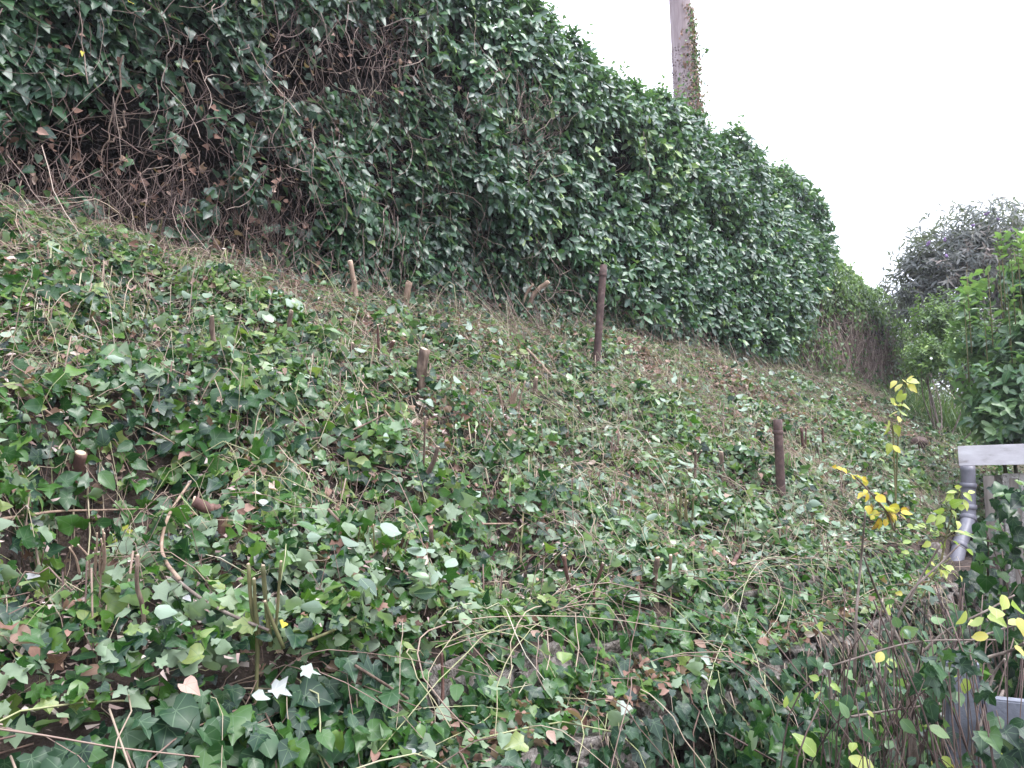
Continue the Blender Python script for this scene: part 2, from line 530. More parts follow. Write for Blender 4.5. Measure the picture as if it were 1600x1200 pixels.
def leaf_cloud(name, vs, P, D, Nn, size, tint, mat, wide=1.0):
    """many leaves as one mesh"""
    P, size, tint = np.asarray(P, float), np.asarray(size, float), np.asarray(tint, float)
    Sx, Dy, Nz = frames(np.asarray(D, float), np.asarray(Nn, float))
    which = rng.integers(0, len(vs), len(P))
    Vs, Ts, Us, Ks, off = [], [], [], [], 0
    for k, (lv, lt, luv) in enumerate(vs):
        i = np.nonzero(which == k)[0]
        if not len(i):
            continue
        s = size[i][:, None, None]
        v = P[i][:, None, :] + s * (lv[None, :, 0:1] * wide * Sx[i][:, None, :] + lv[None, :, 1:2] * Dy[i][:, None, :] + lv[None, :, 2:3] * Nz[i][:, None, :])
        n = len(lv)
        Vs.append(v.reshape(-1, 3))
        Ts.append((lt[None] + (off + np.arange(len(i)) * n)[:, None, None]).reshape(-1, 3))
        Us.append(np.tile(luv, (len(i), 1)))
        Ks.append(np.repeat(tint[i], n))
        off += len(i) * n
    return mesh_np(name, np.concatenate(Vs), np.concatenate(Ts), mat, np.concatenate(Us), np.concatenate(Ks))


_leaf_cache = {}


def leaf_objs(parent, name, vs, P, D, Nn, size, tint, mat, steps=5, label=None):
    """the same leaves, each an object of its own with shared mesh data"""
    P, size, tint = np.asarray(P, float), np.asarray(size, float), np.asarray(tint, float)
    Sx, Dy, Nz = frames(np.asarray(D, float), np.asarray(Nn, float))
    base = np.array(parent.location) if parent is not None else np.zeros(3)
    out = []
    for i in range(len(P)):
        k = int(rng.integers(0, len(vs)))
        q = int(round(float(np.clip(tint[i], 0, 1)) * steps))
        key = (id(vs), k, q, mat.name)
        if key not in _leaf_cache:
            lv, lt, luv = vs[k]
            _leaf_cache[key] = mesh_np(name, lv, lt, mat, luv, np.full(len(lv), q / steps))
        o = bpy.data.objects.new(name, _leaf_cache[key])
        m = Matrix.Identity(4)
        for r in range(3):
            m[r][0], m[r][1], m[r][2] = Sx[i, r] * size[i], Dy[i, r] * size[i], Nz[i, r] * size[i]
            m[r][3] = P[i, r] - base[r]
        COL.objects.link(o)
        if parent is not None:
            o.parent = parent
        o.matrix_basis = m
        out.append(o)
    return out


def split_leaves(parent, part, stuff_name, vs, P, D, Nn, size, tint, mat, most=300, vs_far=None):
    """the leaves that show largest become parts, the rest one part of kind stuff"""
    px, py, d = project(P)
    vis = (px > -40) & (px < 1640) & (py > -40) & (py < 1240)
    score = np.where(vis, size / d, 0) * rng.uniform(.75, 1.25, len(P))
    order = np.argsort(-score)
    a, b = order[:most], order[most:]
    leaf_objs(parent, part, vs, P[a], D[a], Nn[a], size[a], tint[a], mat)
    if len(b):
        me = leaf_cloud(stuff_name, vs_far or vs, P[b], D[b], Nn[b], size[b], tint[b], mat)
        child(stuff_name, me, parent, kind='stuff')


# ------------------------------------------------------------------ tubes
def tubes(name, pts, rad, mat, tint=None, sides=4, cap=True):
    """pts (n,k,3), rad (n,k) -> one mesh of tubes"""
    pts, rad = np.asarray(pts, float), np.asarray(rad, float)
    n, k, _ = pts.shape
    tg = unit(np.gradient(pts, axis=1))
    ref = np.where(np.abs(tg[..., 2:3]) > .9, np.array([1., 0, 0]), np.array([0, 0, 1.]))
    ref = np.broadcast_to(ref[:, :1], tg.shape)
    a = unit(np.cross(tg, ref) + 1e-6)
    b = np.cross(tg, a)
    ang = np.arange(sides) / sides * 2 * math.pi
    ring = a[:, :, None] * np.cos(ang)[None, None, :, None] + b[:, :, None] * np.sin(ang)[None, None, :, None]
    V = pts[:, :, None] + ring * rad[:, :, None, None]
    idx = np.arange(n * k * sides).reshape(n, k, sides)
    j = (np.arange(sides) + 1) % sides
    Q = np.stack([idx[:, :-1], idx[:, :-1][:, :, j], idx[:, 1:][:, :, j], idx[:, 1:]], -1).reshape(-1, 4)
    T = np.concatenate([Q[:, [0, 1, 2]], Q[:, [0, 2, 3]]])
    if cap:
        for r, rev in ((0, True), (k - 1, False)):
            for s in range(1, sides - 1):
                c = np.stack([idx[:, r, 0], idx[:, r, s], idx[:, r, s + 1]], -1)
                T = np.concatenate([T, c[:, ::-1] if rev else c])
    tv = None if tint is None else np.repeat(np.asarray(tint, float), k * sides)
    return mesh_np(name, V.reshape(-1, 3), T, mat, None, tv)


def smooth_line(P, n):
    P = np.asarray(P, float)
    if len(P) < 3:
        t = np.linspace(0, 1, n)[:, None]
        return P[0] * (1 - t) + P[-1] * t
    Q = np.vstack([2 * P[0] - P[1], P, 2 * P[-1] - P[-2]])
    out = []
    for t in np.linspace(0, len(P) - 1, n):
        i = min(int(t), len(P) - 2)
        f = t - i
        p0, p1, p2, p3 = Q[i:i + 4]
        out.append(.5 * (2 * p1 + (p2 - p0) * f + (2 * p0 - 5 * p1 + 4 * p2 - p3) * f * f + (3 * p1 - p0 - 3 * p2 + p3) * f ** 3))
    return np.array(out)


def limb(name, P, r0, r1, mat, n=14, sides=9, rough=.12, seed=0, cap=True):
    """one bark-covered stem with lumps"""
    L = smooth_line(P, n)
    r = np.linspace(r0, r1, n)
    me = tubes(name, L[None], r[None], mat, None, sides, cap)
    co = np.empty(len(me.vertices) * 3, np.float32)
    me.vertices.foreach_get('co', co)
    co = co.reshape(-1, 3)
    c = np.repeat(L, sides, axis=0)
    nn = noise(co[:, 0] * 40 + seed, co[:, 1] * 40, co[:, 2] * 25)
    co = c + (co - c) * (1 + rough * nn)[:, None]
    me.vertices.foreach_set('co', np.ascontiguousarray(co, np.float32).ravel())
    me.update()
    return me


def box_mesh(name, size, mat, bevel=.004, jitter=0.0, cuts=0):
    import bmesh
    bm = bmesh.new()
    bmesh.ops.create_cube(bm, size=1)
    bmesh.ops.scale(bm, vec=size, verts=bm.verts)
    if bevel:
        bmesh.ops.bevel(bm, geom=bm.edges[:], offset=bevel, segments=2, affect='EDGES')
    if cuts:
        bmesh.ops.subdivide_edges(bm, edges=bm.edges[:], cuts=cuts, use_grid_fill=True)
    if jitter:
        for v in bm.verts:
            c = v.co * 9
            v.co += Vector((float(noise(c.x, c.y, c.z)), float(noise(c.x + 9, c.y, c.z)), float(noise(c.x, c.y + 9, c.z)))) * jitter
    me = bpy.data.meshes.new(name)
    bm.to_mesh(me)
    bm.free()
    me.materials.append(mat)
    for p in me.polygons:
        p.use_smooth = bool(jitter)
    return me


def grid_mesh(name, us, vs, f, mat):
    U, Vv = np.meshgrid(us, vs, indexing='ij')
    P = f(U, Vv)
    a, b = len(us), len(vs)
    idx = np.arange(a * b).reshape(a, b)
    T = np.stack([idx[:-1, :-1], idx[1:, :-1], idx[1:, 1:], idx[:-1, 1:]], -1).reshape(-1, 4)
    return mesh_np(name, P.reshape(-1, 3), T, mat)


# ================================================================== SETTING: ground and bank
def gplane(U, Vv):
    return np.stack([U, Vv, np.zeros_like(U)], -1)


def expand(a, b, near, n):
    t = np.linspace(-1, 1, n)
    return np.sign(t) * np.abs(t) ** 3 * (b - a) / 2 + near


me = grid_mesh('ground', expand(-600, 600, 5, 41), np.concatenate([[-600, -200, -60, -20, -8, -3, -1, 0, 1, 1.62]]), gplane, M['ground'])
link('ground', me, kind='structure')


def bank_P(U, Vv):
    Z = np.where(Vv < 1.83, 0, bank(U, Vv))
    led = E - .79 + .02 * noise(U * 4, Vv * 4)
    Z = np.where((Vv >= 1.56) & (Vv < 1.83), led, Z)
    Z = np.where(Vv < 1.56, -.02, Z)
    return np.stack([U, Vv, Z], -1)


us = np.concatenate([[-60, -20, -8, -4], np.arange(-2, 14, .07), np.arange(14, 24, .3), [30, 60, 200, 600]])
vs_ = np.concatenate([[1.5, 1.559, 1.561, 1.65, 1.75, 1.828, 1.832, 1.86], np.arange(1.93, 5.3, .07), [5.6, 6.5, 8, 12, 30, 100, 600]])
link('bank', grid_mesh('bank', us, vs_, bank_P, M['soil']), kind='structure')

# ================================================================== the low stone walls at the foot of the bank
stone_meshes = []
for i in range(7):
    stone_meshes.append(box_mesh('stone', (1, 1, 1), M['stone'], bevel=.20, jitter=.17, cuts=1))


def stone_wall(label, v, z0, z1, u0, u1, courses, wmin, wmax, depth):
    t = thing('stone_wall', label, 'wall', (u0, v, z0))
    h = (z1 - z0) / courses
    for c in range(courses):
        u = u0 - rng.uniform(0, .2)
        while u < u1:
            wd = rng.uniform(wmin, wmax)
            o = link('stone', stone_meshes[int(rng.integers(0, 7))], t)
            o.scale = (wd * .97, depth, h * rng.uniform(.85, 1.2))
            o.location = (u + wd / 2 - u0, rng.uniform(-.045, .035), h * (c + .5) + rng.uniform(-.025, .02))
            o.rotation_euler = (rng.uniform(-.12, .12), rng.uniform(-.10, .10), rng.uniform(-.16, .16))
            u += wd
    return t


stone_wall('upper course of rough grey brown stones holding back the bank above the ledge', 1.83, E - .84, E - .63, -.6, 6.6, 1, .22, .46, .17)
stone_wall('lower rough stone wall under the leaf covered ledge', 1.53, 0.0, E - .80, -.6, 6.4, 4, .26, .52, .20)

# ================================================================== what covers the bank
BROWN = [(280, 370, .55), (470, 450, .5), (720, 520, .45), (1000, 560, .45), (1150, 600, .6), (1250, 590, .6), (750, 670, .25), (1080, 640, .45),
         (1330, 640, .6), (150, 890, .10), (640, 690, .2), (740, 500, .35), (330, 350, .35), (1180, 690, .45), (560, 500, .25)]
PALE = [(1150, 850, .45), (1350, 770, .5), (950, 850, .35), (620, 960, .25), (1000, 720, .4), (1330, 740, .5), (760, 930, .2), (500, 950, .2), (1250, 830, .4), (900, 760, .3)]


def anchors(L):
    return [(*hit(px, py)[:2], r) for px, py, r in L]


BROWN, PALE = anchors(BROWN), anchors(PALE)


def field(A, u, v):
    f = 0
    for a, b, r in A:
        f = np.maximum(f, np.exp(-((u - a) ** 2 + (v - b) ** 2) / (r * r)))
    return f


def bank_normal(u, v):
    e = .04
    dx = (bank(u + e, v) - bank(u - e, v)) / (2 * e)
    dy = (bank(u, v + e) - bank(u, v - e)) / (2 * e)
    return unit(np.stack([-dx, -dy, np.ones_like(dx)], -1))


def sample_bank(n, vmax=5.15, umax=17.5):
    """points on the bank the photograph's camera, or one a step to the side, could see"""
    u = rng.uniform(-.9, umax, n)
    v = rng.uniform(1.86, vmax, n)
    P = np.stack([u, v, bank(u, v)], -1)
    px, py, d = project(P)
    k = (px > -750) & (px < 1900) & (py < 1300)
    return u[k], v[k], P[k], d[k]


def scatter_dirs(nrm, tilt, flat=None):
    n = len(nrm)
    az = rng.uniform(0, 2 * math.pi, n)
    D = np.stack([np.cos(az), np.sin(az), np.zeros(n)], -1)
    D[:, 1] -= .35
    Nn = nrm + rng.normal(0, 1, (n, 3)) * np.asarray(tilt).reshape(-1, 1)
    Nn = unit(Nn)
    D = unit(D - (D * Nn).sum(-1, keepdims=True) * Nn)
    return D, Nn


def dip_field(u, v):
    f = 0
    for a, b, r, dep in DIPS:
        f = np.maximum(f, np.exp(-((u - a) ** 2 + (v - b) ** 2) / (r * r)))
    return f


def heap(u, v, fade=True):
    """height of the tangled mat of cut ivy above the soil"""
    a = np.clip(fbm(u * 1.9, v * 2.3, 21.0) + .25, 0, 1.2)
    b = np.clip(fbm(u * 5.2, v * 5.6, 31.0, 2) + .10, 0, 1)
    if not fade:
        return .02 + .15 * a + .09 * b
    return (.02 + .15 * a + .09 * b) * np.clip((5.0 - v) / .9, .12, 1) * (1 - .8 * dip_field(u, v))


def patch(u, v):
    return fbm(u * 1.5 + 3, v * 1.5, 1.0)


# --- ivy leaves lying in a tangle on the bank
u, v, P, d = sample_bank(200000)
br, pl = field(BROWN, u, v), field(PALE, u, v)
hole = np.zeros_like(u)
for a, b, r, dep in DIPS:
    hole = np.maximum(hole, np.exp(-((u - a) ** 2 + (v - b) ** 2) / (.7 * r * r)))
pt = patch(u, v)
keep = rng.random(len(u)) < np.clip(.74 + .24 * pt - .28 * br + 2.6 * (heap(u, v, False) - .10), .12, 1) * (1 - .9 * hole) * np.clip(5.6 / d, .38, 1)
u, v, P, d, br, pl, pt = (a[keep] for a in (u, v, P, d, br, pl, pt))
nrm = bank_normal(u, v)
hp = heap(u, v) * (1 - .7 * br)
lift = np.maximum(hp * (1 - rng.beta(.9, 2.2, len(u))), 0) + rng.exponential(.012 + .015 * br, len(u))
e_ = .03
hgx, hgy = (heap(u + e_, v) - heap(u - e_, v)) / (2 * e_), (heap(u, v + e_) - heap(u, v - e_)) / (2 * e_)
hn = unit(nrm - .8 * np.stack([hgx, hgy, 0 * hgx], -1) * (1 - .7 * br)[:, None])
P = P + nrm * lift[:, None]
D, Nn = scatter_dirs(hn, rng.uniform(.2, 1.15, len(u)))
turned = rng.random(len(u)) < (.24 + .42 * pl)
Nn = np.where(turned[:, None], -Nn, Nn)
size = (.020 + .056 * rng.beta(1.4, 2.3, len(u))) * (1 + .15 * pt) * (1 - .25 * br)
tint = np.clip(rng.normal(.48, .30, len(u)) + .16 * fbm(u * 2.2, v * 2.2, 4.0), 0, 1)
near = d < 5.2
me = leaf_cloud('ivy_litter', V_IVY, P[near], D[near], Nn[near], size[near], tint[near], M['ivy'])
link('cut_ivy_cover', me, kind='stuff', label='tangle of cut ivy leaves covering the bank')
me = leaf_cloud('far_ivy_litter', V_IVYLOW, P[~near], D[~near], Nn[~near], size[~near] * 1.05 * np.clip(d[~near] / 5.6, 1, 2.2) ** .38, tint[~near], M['ivy'])
link('far_ivy_cover', me, kind='stuff', label='small cut leaves covering the far end of the bank')

# --- broad fresh leaves cut from the laurel, many of them upside down
u, v, P, d = sample_bank(60000)
pl = field(PALE, u, v)
keep = rng.random(len(u)) < np.clip(.09 + .14 * patch(u + 20, v) + .36 * pl, .03, 1) * np.clip(.25 + (u - 1) * .25, .2, 1)
u, v, P, pl = u[keep], v[keep], P[keep], pl[keep]
nrm = bank_normal(u, v)
P = P + nrm * (heap(u, v) + .01 + rng.exponential(.015, len(u)))[:, None]
D, Nn = scatter_dirs(nrm, rng.uniform(.2, .9, len(u)))
Nn = np.where((rng.random(len(u)) < .45)[:, None], -Nn, Nn)
link('cut_laurel_litter', leaf_cloud('cut_laurel_litter', V_BROAD + V_OVAL, P, D, Nn, rng.uniform(.045, .085, len(u)), np.clip(rng.normal(.5, .25, len(u)), 0, 1), M['bright_cut']), kind='stuff', label='broad cut laurel leaves scattered over the bank')

# --- brown dead leaves and shreds between them
u, v, P, d = sample_bank(95000)
br = field(BROWN, u, v)
keep = rng.random(len(u)) < np.clip(.25 + .22 * patch(u + 9, v) + .62 * br, .06, .85) * (1 - .85 * dip_field(u, v))
u, v, P, d, br = (a[keep] for a in (u, v, P, d, br))
nrm = bank_normal(u, v)
P = P + nrm * (heap(u, v) * rng.random(len(u)) * 1.05 * (1 - .6 * br) + rng.exponential(.012, len(u)))[:, None]
D, Nn = scatter_dirs(nrm, rng.uniform(.3, 1.0, len(u)))
sz_, tn_ = rng.uniform(.016, .050, len(u)) * (1 + .3 * br), np.clip(rng.normal(.52, .26, len(u)), 0, 1)
near = d < 3.8
link('far_dead_leaf_litter', leaf_cloud('far_dead_leaf_litter', V_CURLOW, P[~near], D[~near], Nn[~near], sz_[~near], tn_[~near], M['dead']), kind='stuff', label='small dry leaves over the far bank')
me = leaf_cloud('dead_leaf_litter', V_CURLED, P[near], D[near], Nn[near], sz_[near], tn_[near], M['dead'])
link('dead_leaf_litter', me, kind='stuff', label='dry brown leaves scattered between the cut ivy')

u, v, P, d = sample_bank(90000)
keep = rng.random(len(u)) > .9 * dip_field(u, v)
u, v, P, d = u[keep], v[keep], P[keep], d[keep]
nrm = bank_normal(u, v)
P = P + nrm * (rng.exponential(.015, len(u)) + heap(u, v) * rng.random(len(u)) * (rng.random(len(u)) < .65))[:, None]
D, Nn = scatter_dirs(nrm, rng.uniform(.2, .7, len(u)))
me = leaf_cloud('shred_litter', V_SHRED, P, D, Nn, rng.uniform(.008, .034, len(u)), np.clip(rng.normal(.58, .25, len(u)), 0, 1), M['shred'], wide=.6)
link('shredded_litter', me, kind='stuff', label='fine brown shreds of bark and leaf on the soil')


# --- thin stems lying everywhere
def lying_stems(n, lmin, lmax, rmin, rmax, name, bias=None, k=8, hmax=.07):
    u, v, P, d = sample_bank(int(n * 1.8))
    keep = rng.random(len(u)) < (.62 - .12 * field(BROWN, u, v) + .25 * patch(u + 4, v + 2)) * (1 - .6 * dip_field(u, v))
    u, v, d = u[keep][:n], v[keep][:n], d[keep][:n]
    n = len(u)
    L = rng.uniform(lmin, lmax, n) * (1 + .05 * d)
    az = rng.uniform(0, 2 * math.pi, n)
    kap = rng.normal(0, 1.6, n)
    s = np.linspace(0, 1, k)
    ang = az[:, None] + kap[:, None] * s[None] + rng.normal(0, .22, (n, k))
    st = L[:, None] / k
    U = u[:, None] + np.cumsum(np.cos(ang) * st, 1)
    Vv = v[:, None] + np.cumsum(np.sin(ang) * st, 1)
    inside = (Vv.min(1) > 1.80) & (Vv.max(1) < 5.3)
    U, Vv, d, n = U[inside], Vv[inside], d[inside], int(inside.sum())
    r0_ = len(U)
    n = r0_
    arch = rng.exponential(hmax * .5, n)[:, None] * np.sin(math.pi * s)[None] + rng.uniform(.005, .085, n)[:, None] + rng.normal(0, .010, (n, k))
    Z = bank(U, np.maximum(Vv, 1.86)) + np.abs(arch) + heap(U, Vv) * rng.uniform(.1, .95, len(U))[:, None] * (1 - .6 * field(BROWN, U, Vv))
    pts = np.stack([U, Vv, Z], -1)
    r = rng.uniform(rmin, rmax, n)[:, None] * np.linspace(1, .55, k)[None] * (1 + .03 * d)[:, None]
    tint = np.clip(rng.beta(2.3, 1.8, n), 0, 1)
    link(name, tubes(name, pts, r, M['stem'], tint, 3, cap=False), kind='stuff', label='thin cut stems lying across the bank')


lying_stems(17500, .07, .38, .0008, .0018, 'fine_stem_litter', hmax=.09, k=5)
lying_stems(1300, .22, .75, .0014, .0032, 'trailing_stem_litter', hmax=.13)


# short cut upright stubs in tufts (stuff): stiff little stalks
def stubble(n):
    c = hit(700, 700)
    u0, v0, P, d = sample_bank(int(n / 2.5))
    m = 7
    u = (u0[:, None] + rng.normal(0, .035, (len(u0), m))).ravel()
    v = np.clip((v0[:, None] + rng.normal(0, .035, (len(u0), m))).ravel(), 1.87, 5.1)
    z = bank(u, v)
    h = rng.uniform(.05, .20, len(u)) + .5 * heap(u, v)
    tip = np.stack([u + rng.normal(0, .03, len(u)), v + rng.normal(-.01, .03, len(u)), z + h], -1)
    b = np.stack([u, v, z - .02], -1)
    s = np.linspace(0, 1, 3)[None, :, None]
    pts = b[:, None] * (1 - s) + tip[:, None] * s
    r = rng.uniform(.0012, .0035, len(u))[:, None] * np.ones((1, 3))
    link('cut_stubble', tubes('cut_stubble', pts, r, M['stem'], np.clip(rng.beta(2, 2.4, len(u)), 0, 1), 3), kind='stuff', label='short cut stalks sticking up out of the bank')


stubble(800)

# --- litter on the ledge between the two walls
n = 5200
u = rng.uniform(-.4, 5.8, n)
v = rng.uniform(1.44, 1.86, n)
P = np.stack([u, v, E - .78 + rng.exponential(.03, n) + .06 * np.clip((v - 1.74) / .1, 0, 1) * 2], -1)
up = np.tile([0, -.25, 1.0], (n, 1))
D, Nn = scatter_dirs(up, rng.uniform(.2, .8, n))
turned = rng.random(n) < .3
Nn = np.where(turned[:, None], -Nn, Nn)
keep = rng.random(n) < .52 + .35 * noise(u * 2.3, v * 2)
link('ledge_ivy_cover', leaf_cloud('ledge_ivy_cover', V_IVY, P[keep], D[keep], Nn[keep], rng.uniform(.026, .066, keep.sum()), np.clip(rng.normal(.45, .22, keep.sum()), 0, 1), M['ivy']),
     kind='stuff', label='cut ivy leaves heaped along the ledge')
n = 1300
u = rng.uniform(-.4, 5.5, n)
v = rng.uniform(1.46, 1.84, n)
P = np.stack([u, v, E - .77 + rng.exponential(.02, n)], -1)
D, Nn = scatter_dirs(np.tile([0, -.2, 1.0], (n, 1)), rng.uniform(.3, .9, n))
link('ledge_dead_leaf_litter', leaf_cloud('ledge_dead', V_CURLED, P, D, Nn, rng.uniform(.02, .05, n), np.clip(rng.normal(.4, .22, n), 0, 1), M['dead']), kind='stuff', label='brown leaves along the ledge')
# stems drooping over the walls
n = 280
u = rng.uniform(-.3, 6, n)
k = 8
s = np.linspace(0, 1, k)[None]
top = rng.random(n) < .6
v0 = np.where(top, rng.uniform(1.8, 2.0, n), rng.uniform(1.45, 1.75, n))[:, None]
z0 = np.where(top, E - .56, E - .74)[:, None] + rng.uniform(-.02, .06, n)[:, None]
out_ = rng.uniform(.08, .42, n)[:, None]
drop = rng.uniform(.03, .42, n)[:, None]
U = u[:, None] + rng.normal(0, .42, n)[:, None] * s + rng.normal(0, .12, n)[:, None] * np.sin(3 * s) + np.cumsum(rng.normal(0, .015, (n, k)), 1)
Vv = v0 - out_ * s
Z = z0 + rng.uniform(0, .10, n)[:, None] * np.sin(math.pi * s) - drop * s ** 2 + np.cumsum(rng.normal(0, .006, (n, k)), 1)
link('drooping_stem_litter', tubes('drooping', np.stack([U, Vv, Z], -1), rng.uniform(.0011, .0028, n)[:, None] * np.linspace(1, .6, k)[None], M['stem'], np.clip(rng.beta(2.4, 2, n), 0, 1), 4, cap=False),
     kind='stuff', label='thin stems drooping over the stone walls')

# ================================================================== ivy plants with leaves one can pick apart
def ivy_plant(label, cpx, cpy, ru, rv, n, smin, smax, tmean, lift=.06, big=None, mat='ivy', stems=26):
    c = hit(cpx, cpy)
    t = thing('ivy_plant', label, 'ivy', c, 'ivy still growing on the bank')
    a = rng.uniform(0, 2 * math.pi, n)
    r = np.sqrt(rng.random(n))
    u = c[0] + np.cos(a) * r * ru
    v = np.clip(c[1] + np.sin(a) * r * rv, 1.87, 5.2)
    nrm = bank_normal(u, v)
    P = np.stack([u, v, bank(u, v)], -1) + nrm * (heap(u, v) + lift * (1.2 - r) * .6 + rng.uniform(-.03, .03, n))[:, None]
    Nn = unit(nrm + rng.normal(0, .55, (n, 3)) + np.array([.0, -.1, 0]))
    D = np.stack([rng.normal(0, .7, n), rng.normal(-.7, .5, n), np.zeros(n)], -1)
    D = unit(D - (D * Nn).sum(-1, keepdims=True) * Nn)
    leaf_objs(t, 'leaf', V_IVY, P, D, Nn, rng.uniform(smin, smax, n), np.clip(rng.normal(tmean, .16, n), 0, 1), M[mat])
    m = stems
    k = 8
    i = rng.integers(0, n, m)
    s = np.linspace(0, 1, k)[None, :, None]
    st = np.array(c)[None, None] + np.array([0, 0, .02])
    pts = st * (1 - s) + P[i][:, None] * s + np.cumsum(rng.normal(0, .008, (m, k, 3)), 1)
    pts[..., 2] = np.maximum(pts[..., 2], bank(pts[..., 0], np.maximum(pts[..., 1], 1.87)) + .01)
    child('stems', tubes('stems', pts, rng.uniform(.0015, .003, m)[:, None] * np.ones((1, k)), M['stem'], rng.uniform(.2, .9, m), 4), t, kind='stuff')
    return t


ivy_plant('dark green ivy spreading at the left edge below the overhanging hedge', 70, 430, .55, .45, 150, .045, .075, .38)
ivy_plant('ivy with broad leaves beside the dark hollow on the left of the bank', 130, 650, .38, .32, 120, .05, .08, .42)
ivy_plant('glossy dark ivy clump of large leaves right of the brown cut log', 370, 740, .26, .26, 60, .06, .095, .34, .09)
ivy_plant('ivy sprawling in the middle of the bank above the long arched twig', 500, 700, .5, .4, 130, .04, .07, .46)
ivy_plant('ivy mound hanging into a dark gap near the middle of the bank', 850, 790, .42, .34, 130, .045, .075, .38, .11)
ivy_plant('ivy heaped just above the stone wall in the middle foreground', 730, 930, .42, .22, 110, .045, .075, .44)
ivy_plant('ivy with mixed pale leaves above the bare stones on the right', 1060, 900, .6, .3, 120, .045, .07, .48)
ivy_plant('bright ivy patch under the two rusty posts', 1030, 790, .5, .35, 100, .04, .065, .55)
ivy_plant('small ivy patch right around the foot of the far rusty post', 950, 600, .6, .4, 90, .045, .07, .5)
ivy_plant('ivy growing round the two pale cut stumps under the hedge', 600, 500, .6, .35, 110, .05, .075, .48)


def ivy_curtain(label, n, u0, u1, f, smin, smax, tmean, mat, cat='ivy', most=300, stems=60):
    """ivy that hangs: f(u, s) -> point for s 0 (top) .. 1 (bottom), outward normal fixed"""
    u = rng.uniform(u0, u1, n)
    s = rng.random(n)
    P, Nf = f(u, s)
    t = thing('ivy_plant', label, cat, P[np.argmin(P[:, 2])])
    Nn = unit(Nf + rng.normal(0, .42, (n, 3)))
    D = np.stack([rng.normal(0, .55, n), np.full(n, -.35), rng.normal(-1.0, .4, n)], -1)
    D = unit(D - (D * Nn).sum(-1, keepdims=True) * Nn)
    P = P + Nf * rng.uniform(-.06, .07, n)[:, None]
    split_leaves(t, 'leaf', 'lesser_foliage', V_IVY, P, D, Nn, rng.uniform(smin, smax, n), np.clip(rng.normal(tmean, .17, n), 0, 1), M[mat], most)
    if stems:
        k = 8
        uu = rng.uniform(u0, u1, stems)
        ss = np.linspace(0, 1, k)
        a, b = rng.uniform(-.05, .3, stems), rng.uniform(.5, 1.0, stems)
        pts = np.stack([f(uu + (rng.normal(0, .04, stems) * (x + .2)), a + (b - a) * x)[0] for x in ss], 1)
        pts = pts + np.cumsum(rng.normal(0, .012, pts.shape), 1) + np.array([0, -.03, 0.02])
        child('stems', tubes('stems', pts, rng.uniform(.0013, .003, stems)[:, None] * np.ones((1, k)), M['stem'], rng.uniform(.3, .9, stems), 4), t, kind='stuff')
    return t


def left_front(u, s):
    v = 1.80 - .50 * s + .06 * noise(u * 3, s * 3)
    z = E - .55 - .72 * s ** 1.3 + .05 * noise(u * 4, s * 4, 2.0) - .10 * np.clip(u - .9, 0, 1)
    return np.stack([u, v, z], -1), np.tile(unit(np.array([0, -.75, .75])), (len(u), 1))


def mid_front(u, s):
    v = 1.44 - .10 * s + .05 * noise(u * 3, s * 3)
    z = E - .76 - .62 * s + .04 * noise(u * 4, s * 4, 2.0)
    return np.stack([u, v, z], -1), np.tile(unit(np.array([0, -.9, .45])), (len(u), 1))


BARE = [(1150, 968, .13), (660, 1082, .07)]
BARE = [((EYE + ray(px, py) * (1.78 / ray(px, py)[1]))[0], r) for px, py, r in BARE]


def over_wall(u, s):
    for a, r in BARE:
        k_ = np.abs(u - a) < r
        u = np.where(k_ & (s > .3), a + np.where(u > a, 1, -1) * (r + .1 * rng.random(len(u))), u)
    v = 1.90 - .26 * np.clip(s * 1.6, 0, 1) + .05 * noise(u * 3, s * 3)
    z = E - .54 - .24 * s + .05 * noise(u * 4, s * 4, 2.0)
    return np.stack([u, v, z], -1), np.tile(unit(np.array([0, -.8, .7])), (len(u), 1))


ivy_curtain('ivy trailing over the rough stones at the foot of the bank', 2500, .6, 6.2, over_wall, .03, .066, .45, 'ivy', most=280, stems=18)
ivy_curtain('large veined dark ivy leaves hanging over the wall in the bottom left corner', 1500, -.5, 1.38, left_front, .04, .09, .38, 'ivy_fore', stems=22)
ivy_curtain('dark ivy hanging down the face of the lower stone wall', 1500, .8, 3.4, mid_front, .04, .08, .30, 'ivy_fore')
ivy_curtain('sparse ivy on the lower wall behind the bare twiggy shrub', 520, 3.3, 5.6, mid_front, .04, .075, .34, 'ivy_fore')

# ================================================================== hedges
ZB = E + 1.38
HOLES = []                                   # hollows in the ivy hedge, as places (u, z) on its face
for px, py, r in ((560, 60, .42), (470, 90, .32), (640, 40, .35), (700, 90, .25), (290, 50, .28), (235, 290, .34), (60, 265, .30), (130, 190, .26),
                  (440, 260, .26), (740, 170, .28), (800, 190, .22), (120, 60, .16), (330, 240, .2), (380, 370, .24), (500, 190, .18), (620, 330, .15), (170, 245, .24)):
    q = ray(px, py)
    q = q / q[1] * 4.8
    HOLES.append((q[0], q[2] + E, r))


def hole_field(u, z):
    f = np.zeros_like(u)
    for a, b, r in HOLES:
        f = np.maximum(f, np.exp(-((u - a) ** 2 + (z - b) ** 2) / (.62 * r * r)))
    return f


def hedge_top(u):
    base = np.interp(u, [-3, 3, 5, 6.6, 8.5, 10, 11.2, 12.0, 12.6, 12.95], [4.75, 4.75, 4.5, 4.5, 4.62, 4.78, 4.6, 4.72, 4.66, 4.35])
    return E + base + .17 * noise(u * 1.4, 5.0) + .12 * noise(u * 4.2, 8.0)


